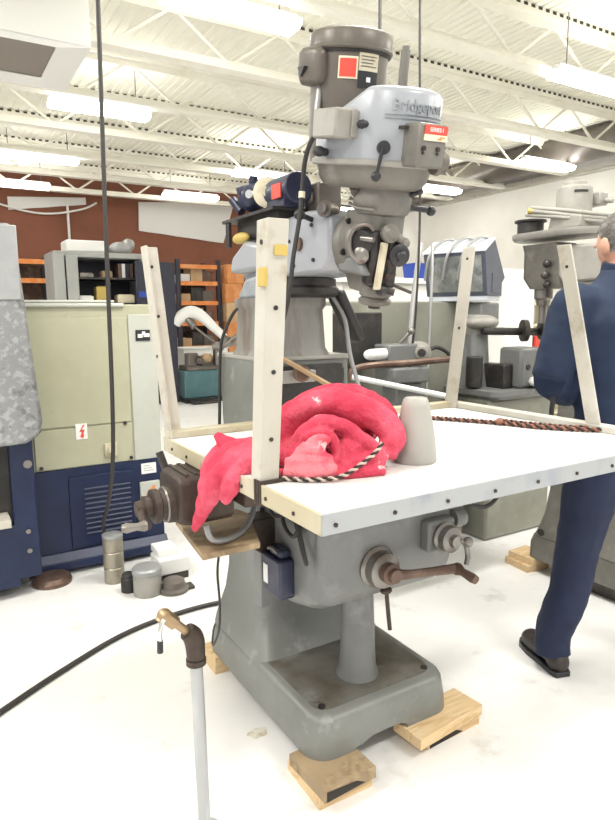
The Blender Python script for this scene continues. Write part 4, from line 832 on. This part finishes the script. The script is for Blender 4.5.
# white bench behind with blue tub
t = thing('white_counter', 'white counter behind the grey-green guard carrying a blue tub', 'counter', (2.9,4.1,0))
b = MB(); b.box((2.55,3.75,0),(3.40,4.4,1.61)); b.build('body', wallw_m, t, bevel=.01)
b = MB(); b.box((2.5,3.7,1.61),(3.45,4.45,1.65)); b.build('top', enamel_m, t, bevel=.006)
b = MB(); b.loft([rrect(3.30,3.80,.09,.08,.02,1.65),rrect(3.30,3.80,.10,.09,.02,1.75),rrect(3.30,3.80,.106,.096,.02,1.755),rrect(3.30,3.80,.106,.096,.02,1.765)]); tag(b.build('blue_tub', bluep_m, None, loc=(3.30,3.80,1.65)), 'small bright blue tub between the mill head and the slate box', 'tub')
# tool grinder at right
tg2 = thing('tool_grinder', 'grey tool grinder with two dark wheels behind the right table leg', 'grinder', (3.1,2.85,0))
b = MB(); b.box((2.84,2.62,-.08),(3.42,3.02,.80)); b.build('base', ggreen_m, tg2, bevel=.02)
b = MB(); b.loft([rrect(3.14,2.79,.30,.22,.06,.80),rrect(3.14,2.79,.32,.235,.06,.82),rrect(3.14,2.79,.32,.235,.06,.85)]); b.build('tray', mgrey_m, tg2)
b = MB(); b.loft([rrect(2.98,2.90,.10,.10,.03,.85),rrect(2.98,2.90,.08,.08,.03,.95),rrect(2.98,2.90,.07,.07,.03,1.18)]); b.build('pillar', mgrey_m, tg2)
b = MB(); b.box((2.98,2.84,1.24),(3.14,3.0,1.375)); b.build('motor_box', mgrey_m, tg2, bevel=.012)
b = MB(); b.ell((3.0,2.85,1.25),(.12,.08,.05)); b.box((2.93,2.84,1.16),(3.05,2.98,1.30)); b.build('swivel_head', panel_m, tg2, bevel=.01)
b = MB(); b.cyl((2.95,2.80,1.20),(3.32,2.66,1.19),.024); b.build('spindle', dark_m, tg2)
for (x,y,r) in ((3.20,2.69,.068),(3.31,2.645,.058)):
    b = MB(); b.lathe((x,y,1.20),(.86,-.5,0),[(-.02,r*.7),(-.015,r),(.015,r),(.02,r*.7),(.03,r*.4)]); b.build('wheel', dark_m, tg2)
b = MB(); b.box((3.08,2.60,.85),(3.26,2.78,1.10)); wb_ = b.build('work_head', mgrey_m, tg2, bevel=.02)
b = MB(); b.cyl((3.14,2.60,.98),(3.14,2.595,.98),.018); b.build('key_hole', dark_m, wb_)
b = MB(); b.box((3.0,2.66,.85),(3.08,2.85,1.0)); b.cyl((2.87,2.78,.86),(2.87,2.78,1.05),.05); b.build('slide', dark_m, tg2, bevel=.008)
b = MB(); b.ell((3.16,2.62,.89),(.12,.07,.04)); b.remesh(.012,2,lambda c:.012*noise.noise(c*20))
for v in b.bm.verts: v.co.z = max(v.co.z,.851)
b.bm.transform(Matrix.Translation((.10,-.04,0)))
tag(b.build('white_rag', tarp_m, None, loc=(3.26,2.58,.851), angle=180), 'crumpled white rag on the tray of the tool grinder', 'rag')
tg2.location.z = .08; bpy.data.objects['white_rag'].location.z += .08
# tall white cabinet and shelf with bits at right
t = thing('tall_white_cabinet', 'tall plain white cabinet standing behind the tool grinder', 'cabinet', (4.7,4.3,0))
b = MB(); b.box((4.52,4.05,.05),(4.92,4.6,1.78)); b.build('body', enamel_m, t, bevel=.01)
b = MB(); b.box((4.53,4.03,.08),(4.91,4.05,1.76)); b.build('door', enamel_m, t, bevel=.006)
b = MB(); b.box((4.55,4.1,0),(4.9,4.55,.05)); b.build('plinth', dark_m, t)
t = thing('shelf_unit', 'beige open shelf unit between the white cabinet and the person', 'shelf', (5.2,4.2,0))
for x in (4.96,5.5): 
    b = MB(); b.box((x,4.1,0),(x+.03,4.5,1.5)); b.build('side', scale_m, t)
for z in (.4,.8,1.05,1.28,1.48):
    b = MB(); b.box((4.99,4.1,z-.025),(5.5,4.5,z)); b.build('shelf', scale_m, t)
for (x,z,m,n,l) in ((5.05,1.28,carton_m,'orange_jar','orange jar on the upper shelf of the beige unit'),(5.16,1.05,red_m,'red_jar','red jar on the middle shelf of the beige unit'),(5.06,1.05,motor_m,'brown_jar','brown jar on the middle shelf of the beige unit')):
    b = MB(); b.lathe((x,4.2,z),(0,0,1),[(0,.04),(.10,.042),(.11,.03),(.13,.03),(.135,.034),(.15,.034)]); tag(b.build(n, m, None, loc=(x,4.2,z)), l, 'jar')

# ------------------------------------------------------------------ second mill at right
m2 = thing('milling_machine', 'second grey mill at the right, partly hidden behind the person', 'milling machine', (2.995,1.76,0))
def P2(n, b, m, par=None, **k): return b.build(n, m, par or m2, **k)
bx, by = 2.995, 1.80
b = MB(); b.loft([rrect(bx,by,.276,.418,.06,.078),rrect(bx,by,.274,.416,.06,.16),rrect(bx,by,.262,.404,.055,.20),rrect(bx,by,.245,.39,.05,.21)]); P2('base', b, warm_m)
b = MB(); b.loft([rrect(bx,(y0+y1)/2,hx,(y1-y0)/2,.04,z) for z,hx,y0,y1 in ((.205,.262,1.66,2.19),(.25,.24,1.70,2.18),(.32,.215,1.73,2.17),(.45,.195,1.75,2.16),(1.24,.18,1.78,2.13))]); P2('column', b, warm_m)
b = MB(); b.cyl((2.722,2.12,.235),(2.715,2.12,.235),.02); P2('coolant_plug', b, dark_m)
b = MB(); b.lathe((bx,1.95,1.24),(0,0,1),[(0,.17),(.08,.15),(.2,.15),(.22,.165),(.30,.165)]); P2('turret', b, warm_m)
b = MB(); b.prism([(1.70,1.56),(1.70,1.72),(2.20,1.74),(2.24,1.70),(2.24,1.58),(2.2,1.54)],'x',2.90,3.10); P2('ram', b, panel_m, bevel=.015)
hx_, hy_ = 3.00, 2.40
b = MB(); b.loft([rrect(hx_,hy_-.06,.07,.12,.04,1.52),rrect(hx_,hy_-.05,.085,.15,.05,1.58),rrect(hx_,hy_-.05,.085,.15,.05,1.72),rrect(hx_,hy_-.02,.09,.13,.05,1.76)]); h2 = P2('quill_head', b, warm_m)
b = MB(); b.lathe((hx_,hy_,1.52),(0,0,-1),[(0,.05),(.05,.05),(.06,.04),(.09,.035)]); b.cyl((hx_,hy_,1.44),(hx_,hy_,1.33),.022); P2('quill', b, steel_m)
for (dx,dz) in ((-.09,1.66),(-.10,1.60),(-.08,1.55)):
    b = MB(); b.cyl((hx_-.05,hy_-.05,dz),(hx_+dx-.02,hy_-.10,dz-.01),.012); b.ell((hx_+dx-.02,hy_-.10,dz-.01),(.022,.022,.022)); P2('feed_knob', b, dark_m, h2)
b = MB(); b.box((hx_-.02,hy_-.205,1.60),(hx_+.03,hy_-.195,1.70)); P2('dark_slot', b, black_m, h2)
b = MB(); b.loft([hull2(hx_,2.20,.15,2.44,.14,1.785),hull2(hx_,2.20,.16,2.44,.15,1.80),hull2(hx_,2.20,.16,2.44,.15,1.82)]); P2('belt_tray', b, panel_m)
b = MB(); b.lathe((hx_-.06,2.46,1.82),(0,0,1),[(0,.07),(.06,.07),(.065,.085),(.075,.085),(.08,.04)]); P2('step_pulley', b, dark_m)
b = MB(); b.prism([(2.10,1.82),(2.10,1.88),(2.28,1.90),(2.30,1.82)],'x',hx_-.12,hx_+.12); P2('motor_plate', b, panel_m, bevel=.008)
b = MB(); b.lathe((hx_+.01,2.24,1.865),(0,0,1),[(0,.088),(.02,.092),(.03,.09),(.15,.09),(.17,.088),(.18,.07),(.185,.06),(.20,.058),(.205,.05)]); mt2 = P2('motor', b, panel_m)
b = MB(); b.M = Matrix.Translation((hx_+.01,2.24,-.035)); b.loft([[((.0915+d)*math.sin(a),-(.0915+d)*math.cos(a),z) for d,z in ((-.002,2.04),(.001,2.04),(.001,2.052),(-.002,2.052))] for a in [-.95+.08*k for k in range(11)]]); P2('vent_slot', b, dark_m, mt2, smooth=False)
b = MB(); b.box((hx_+.10,2.15,1.95),(hx_+.17,2.25,2.02)); b.cyl((hx_+.14,2.15,1.975),(hx_+.14,2.10,1.965),.014); P2('terminal_box', b, panel_m, mt2, bevel=.008)
for k,(dz,dr) in enumerate(((1.865,.16),(1.885,.15),(1.85,.17))):
    b = MB(); b.tube([(hx_-.17,2.36+.02*k,dz+.06),(hx_-.13,2.22,dz+.03),(hx_-.06,2.08,dz),(hx_+.08,2.02,dz-.01),(hx_+.20,2.06,dz+.01),(hx_+.22,2.12,dz)],.011); P2('coiled_cable', b, panel_m)
b = MB(); b.tube([(hx_-.18,2.38,1.93),(hx_-.13,2.30,1.91)],.014); P2('yellow_plug', b, yellow_m)
b = MB(); b.box((bx-.33,1.30,.95),(bx+.50,1.55,1.02)); b.box((bx-.2,1.35,.6),(bx+.2,1.75,.95)); P2('knee_and_table', b, mgrey_m, bevel=.01)
block('pine block under the back left corner of the second mill', (2.765,2.24), .16,.17,.0,.039,-.1,wood_m)
block('pine block lying on the other under the second mill corner', (2.775,2.235), .15,.16,.039,.038,.05,wood_m)
b = MB(); b.box((2.76,1.3,.0),(3.26,2.02,.077)); tag(b.build('dark_skid', dark_m, None, loc=(3,1.7,0), bevel=.006), 'dark steel skid on the floor under the second mill', 'skid')

# ------------------------------------------------------------------ person (faces away, +Y, cut by the right edge)
PX, PY, TH = 2.205, 1.38, -.42
RT = Matrix.Rotation(TH,3,'Z')
pr_ = thing('person', 'person seen from behind in a navy shirt and navy trousers at the right edge', 'person', (PX,PY,0))
def W(x,y,z): return V((PX,PY,0)) + RT @ V((x,y,z))
def limb(b, pts, rs, n=14): b.tube([W(*p) for p in pts], rs, n=n, sub=4)
def torso(b, secs, n=24):
    b.loft([[W(cx+hx*math.cos(2*PI*k/n), cy+hy*math.sin(2*PI*k/n), z) for k in range(n)] for (z,cx,cy,hx,hy) in secs])
# pose: left foot planted, leaning slightly forward and right; arms bent with the hands together in front
LF, LK, LH = (-.215,.03,.09), (-.145,.01,.50), (-.085,0,.90)
RF, RK, RH = (.24,.02,.09), (.17,.03,.50), (.085,.02,.90)
LS, LE, LW = (-.20,.04,1.42), (-.285,.02,1.15), (-.09,.20,1.06)
RS, RE, RW = (.195,.04,1.42), (.26,.05,1.145), (.10,.24,1.06)
b = MB()
torso(b, [(.84,0,.01,.12,.09),(.95,0,.0,.15,.10),(1.10,0,.0,.14,.10),(1.25,0,.01,.16,.11),(1.38,0,.02,.165,.10),(1.45,0,.03,.12,.075),(1.49,-.005,.045,.06,.055)])
limb(b, [(-.005,.045,1.46),(-.012,.06,1.52),(-.02,.075,1.57)], [.056,.053,.055])
HC = W(.0,.085,1.645)
Rh = Matrix.Rotation(-.28,3,'Z') @ Matrix.Rotation(-.22,3,'X')
b.ell(HC, (.074,.094,.112), R=Rh)
def hp(x,y,z): return HC + Rh @ V((x,y,z))
b.ell(hp(0,.03,-.065),(.052,.062,.055), R=Rh); b.ell(hp(0,.072,-.098),(.025,.022,.02))
b.ell(hp(0,.098,-.015),(.013,.022,.022),nu=12,nv=8); b.ell(hp(0,.092,.018),(.050,.012,.009),R=Rh,nu=12,nv=8); b.ell(hp(0,.088,-.055),(.022,.012,.007),R=Rh,nu=12,nv=8)
for s in (-1,1):
    b.ell(hp(s*.076,-.005,-.015),(.012,.024,.034),R=Rh,nu=12,nv=8)
    A, E_, Wr = (LS,LE,LW) if s < 0 else (RS,RE,RW)
    limb(b, [A,((A[0]+E_[0])/2,(A[1]+E_[1])/2,(A[2]+E_[2])/2),E_], [.050,.042,.033]); limb(b, [E_,((E_[0]+Wr[0])/2,(E_[1]+Wr[1])/2,(E_[2]+Wr[2])/2),Wr], [.033,.033,.026])
    d = (RT @ V((-s*.45,.85,-.15))).normalized(); sd = (RT @ V((s*.2,.2,1))).normalized(); sd = (sd - d*sd.dot(d)).normalized(); nn = d.cross(sd)*(-s)
    w0 = W(*Wr); 
    b.loft([[w0+d*t+sd*(hw*math.cos(a))+nn*(hn*math.sin(a)) for a in [2*PI*k/12 for k in range(12)]] for t,hw,hn in ((-.01,.026,.020),(.03,.038,.017),(.07,.042,.015),(.092,.040,.012))])
    for k, (off, L_) in enumerate(((.031,.068),(.0105,.076),(-.0105,.070),(-.030,.055))):
        p = w0 + d*.085 + sd*off
        b.tube([p, p+d*L_*.45+nn*.006, p+d*L_*.75+nn*.022, p+d*L_*.88+nn*.042], [.0092,.0088,.0080,.007], n=8, sub=2)
    p = w0 + d*.02 + sd*.032; b.tube([p, p+d*.025+sd*.022+nn*.008, p+d*.055+sd*.030+nn*.02, p+d*.072+sd*.026+nn*.03], [.012,.0105,.0095,.008], n=8, sub=2)
for (A,K,Fo) in ((LH,LK,LF),(RH,RK,RF)):
    limb(b, [A,((A[0]+K[0])/2,(A[1]+K[1])/2,(A[2]+K[2])/2),K], [.080,.068,.050]); limb(b, [K,(K[0]*.6+Fo[0]*.4,K[1]-.015,K[2]*.6+Fo[2]*.4),Fo], [.050,.050,.036])
    b.tube([W(Fo[0],Fo[1]-.035,.055),W(Fo[0],Fo[1]+.06,.045),W(Fo[0],Fo[1]+.15,.035)],[.03,.032,.022],n=10)
b.remesh(.0065, 2); b.build('body', skin_m, pr_, angle=180)
# shirt
b = MB()
torso(b, [(.93,.0,.0,.178,.128),(1.0,0,.0,.182,.13),(1.12,0,.0,.18,.132),(1.25,0,.005,.195,.137),(1.36,0,.015,.20,.128),(1.43,0,.03,.178,.108),(1.475,-.002,.04,.135,.092),(1.515,-.004,.048,.098,.078),(1.55,-.006,.055,.074,.068)])
for (A,E_,Wr) in ((LS,LE,LW),(RS,RE,RW)):
    limb(b, [(A[0]*.75,A[1],A[2]-.01),A,((A[0]+E_[0])/2,(A[1]+E_[1])/2,(A[2]+E_[2])/2),E_], [.076,.078,.074,.072]); limb(b, [E_,((E_[0]+Wr[0])/2,(E_[1]+Wr[1])/2,(E_[2]+Wr[2])/2),(E_[0]*.12+Wr[0]*.88,E_[1]*.12+Wr[1]*.88,E_[2]*.12+Wr[2]*.88)], [.071,.066,.050])
b.remesh(.012, 5, lambda c: .006*noise.noise(c*11)+.003*noise.noise(c*26)); b.build('shirt', shirt_m, pr_, angle=180)
b = MB(); b.loft([[W(-.006+rx*math.cos(2*PI*k/24),.052+ry*math.sin(2*PI*k/24)*1.0,z+ .012*math.sin(2*PI*k/24)) for k in range(24)] for rx,ry,z in ((.080,.074,1.530),(.072,.069,1.568),(.067,.064,1.572),(.067,.064,1.54))]); b.build('collar', shirt_m, pr_)
# trousers
b = MB()
torso(b, [(.80,0,.01,.13,.10),(.86,0,.005,.175,.122),(.94,0,.0,.172,.12),(.985,0,.0,.166,.116)])
for (A,K,Fo) in ((LH,LK,LF),(RH,RK,RF)):
    limb(b, [(A[0],A[1],A[2]+.02),((A[0]+K[0])/2,(A[1]+K[1])/2-.0,(A[2]+K[2])/2),K,((K[0]+Fo[0])/2,(K[1]+Fo[1])/2-.01,(K[2]+Fo[2])/2),(Fo[0],Fo[1],Fo[2]+.06),(Fo[0],Fo[1]-.005,Fo[2]-.03)], [.105,.098,.080,.075,.070,.074])
b.remesh(.012, 4, lambda c: .006*noise.noise(V((c.x*9,c.y*9,c.z*6)))+.003*noise.noise(c*24)); b.build('trousers', pants_m, pr_, angle=180)
b = MB(); b.loft([[W(rx*math.cos(2*PI*k/28),ry*math.sin(2*PI*k/28),z) for k in range(28)] for rx,ry,z in ((.186,.136,.95),(.188,.138,.952),(.188,.138,.985),(.186,.136,.987))]); b.build('belt', black_m, pr_)
for Fo, rz in ((LF,.10),(RF,-.10)):
    b = MB(); b.M = Matrix.Translation(W(Fo[0],Fo[1],0)) @ Matrix.Rotation(rz+TH,4,'Z')
    b.tube([(0,-.045,.065),(0,.02,.068),(0,.09,.056),(0,.145,.046),(0,.18,.038)],[.042,.046,.047,.042,.026],n=16); b.ell((0,-.035,.05),(.042,.05,.045)); b.tube([(0,-.02,.06),(0,-.02,.12)],[.045,.044],n=14)
    b.remesh(.007,3)
    for v in b.bm.verts: v.co.z = max(v.co.z,.012)
    sh = b.build('shoe', shoe_m, pr_, angle=180)
    b = MB(); b.M = Matrix.Translation(W(Fo[0],Fo[1],0)) @ Matrix.Rotation(rz+TH,4,'Z')
    out = [(-.030,-.078),(.030,-.078),(.040,-.05),(.040,.04),(.045,.10),(.038,.165),(.015,.205),(-.015,.208),(-.038,.175),(-.046,.11),(-.040,.04),(-.040,-.05)]
    b.prism(out,'z',0,.022); b.build('sole', black_m, sh, bevel=.004)
# hair: cap over the back and top of the skull
b = MB(); n = 28; rings = []
for j in range(13):
    a = PI*j/14 + .02; ring = []
    for i in range(n):
        th = 2*PI*i/n; front = math.sin(th)       # +y is the face
        lim = 1.05 if front > .35 else (1.95 if front < -.2 else 1.35 - .9*(front+.2) + .35)
        aa = min(a, lim)
        ring.append(hp(.080*math.sin(aa)*math.cos(th), .101*math.sin(aa)*math.sin(th)-.004, .119*math.cos(aa)))
    rings.append(ring)
b.loft(rings); b.build('hair', hair_m, pr_, angle=180)
for s in (-1,1):
    b = MB(); b.ell(hp(s*.030,.078,.0),(.011,.011,.011),nu=12,nv=8); b.build('eye', white_m, pr_)
b = MB(); b.tube([W(-.28,.0,1.09),W(-.285,.0,1.02),W(-.272,.01,.95),W(-.235,.02,.915)],.009,n=8); b.build('belt_strap', black_m, pr_)

# ------------------------------------------------------------------ light and view
w = bpy.data.worlds.new('world'); sc.world = w; w.use_nodes = True
w.node_tree.nodes['Background'].inputs[0].default_value = (1,.985,.95,1); w.node_tree.nodes['Background'].inputs[1].default_value = .75
sc.view_settings.view_transform = 'Standard'; sc.view_settings.look = 'None'; sc.view_settings.gamma = 1
sc.view_settings.use_curve_mapping = False; sc.view_settings.exposure = .27
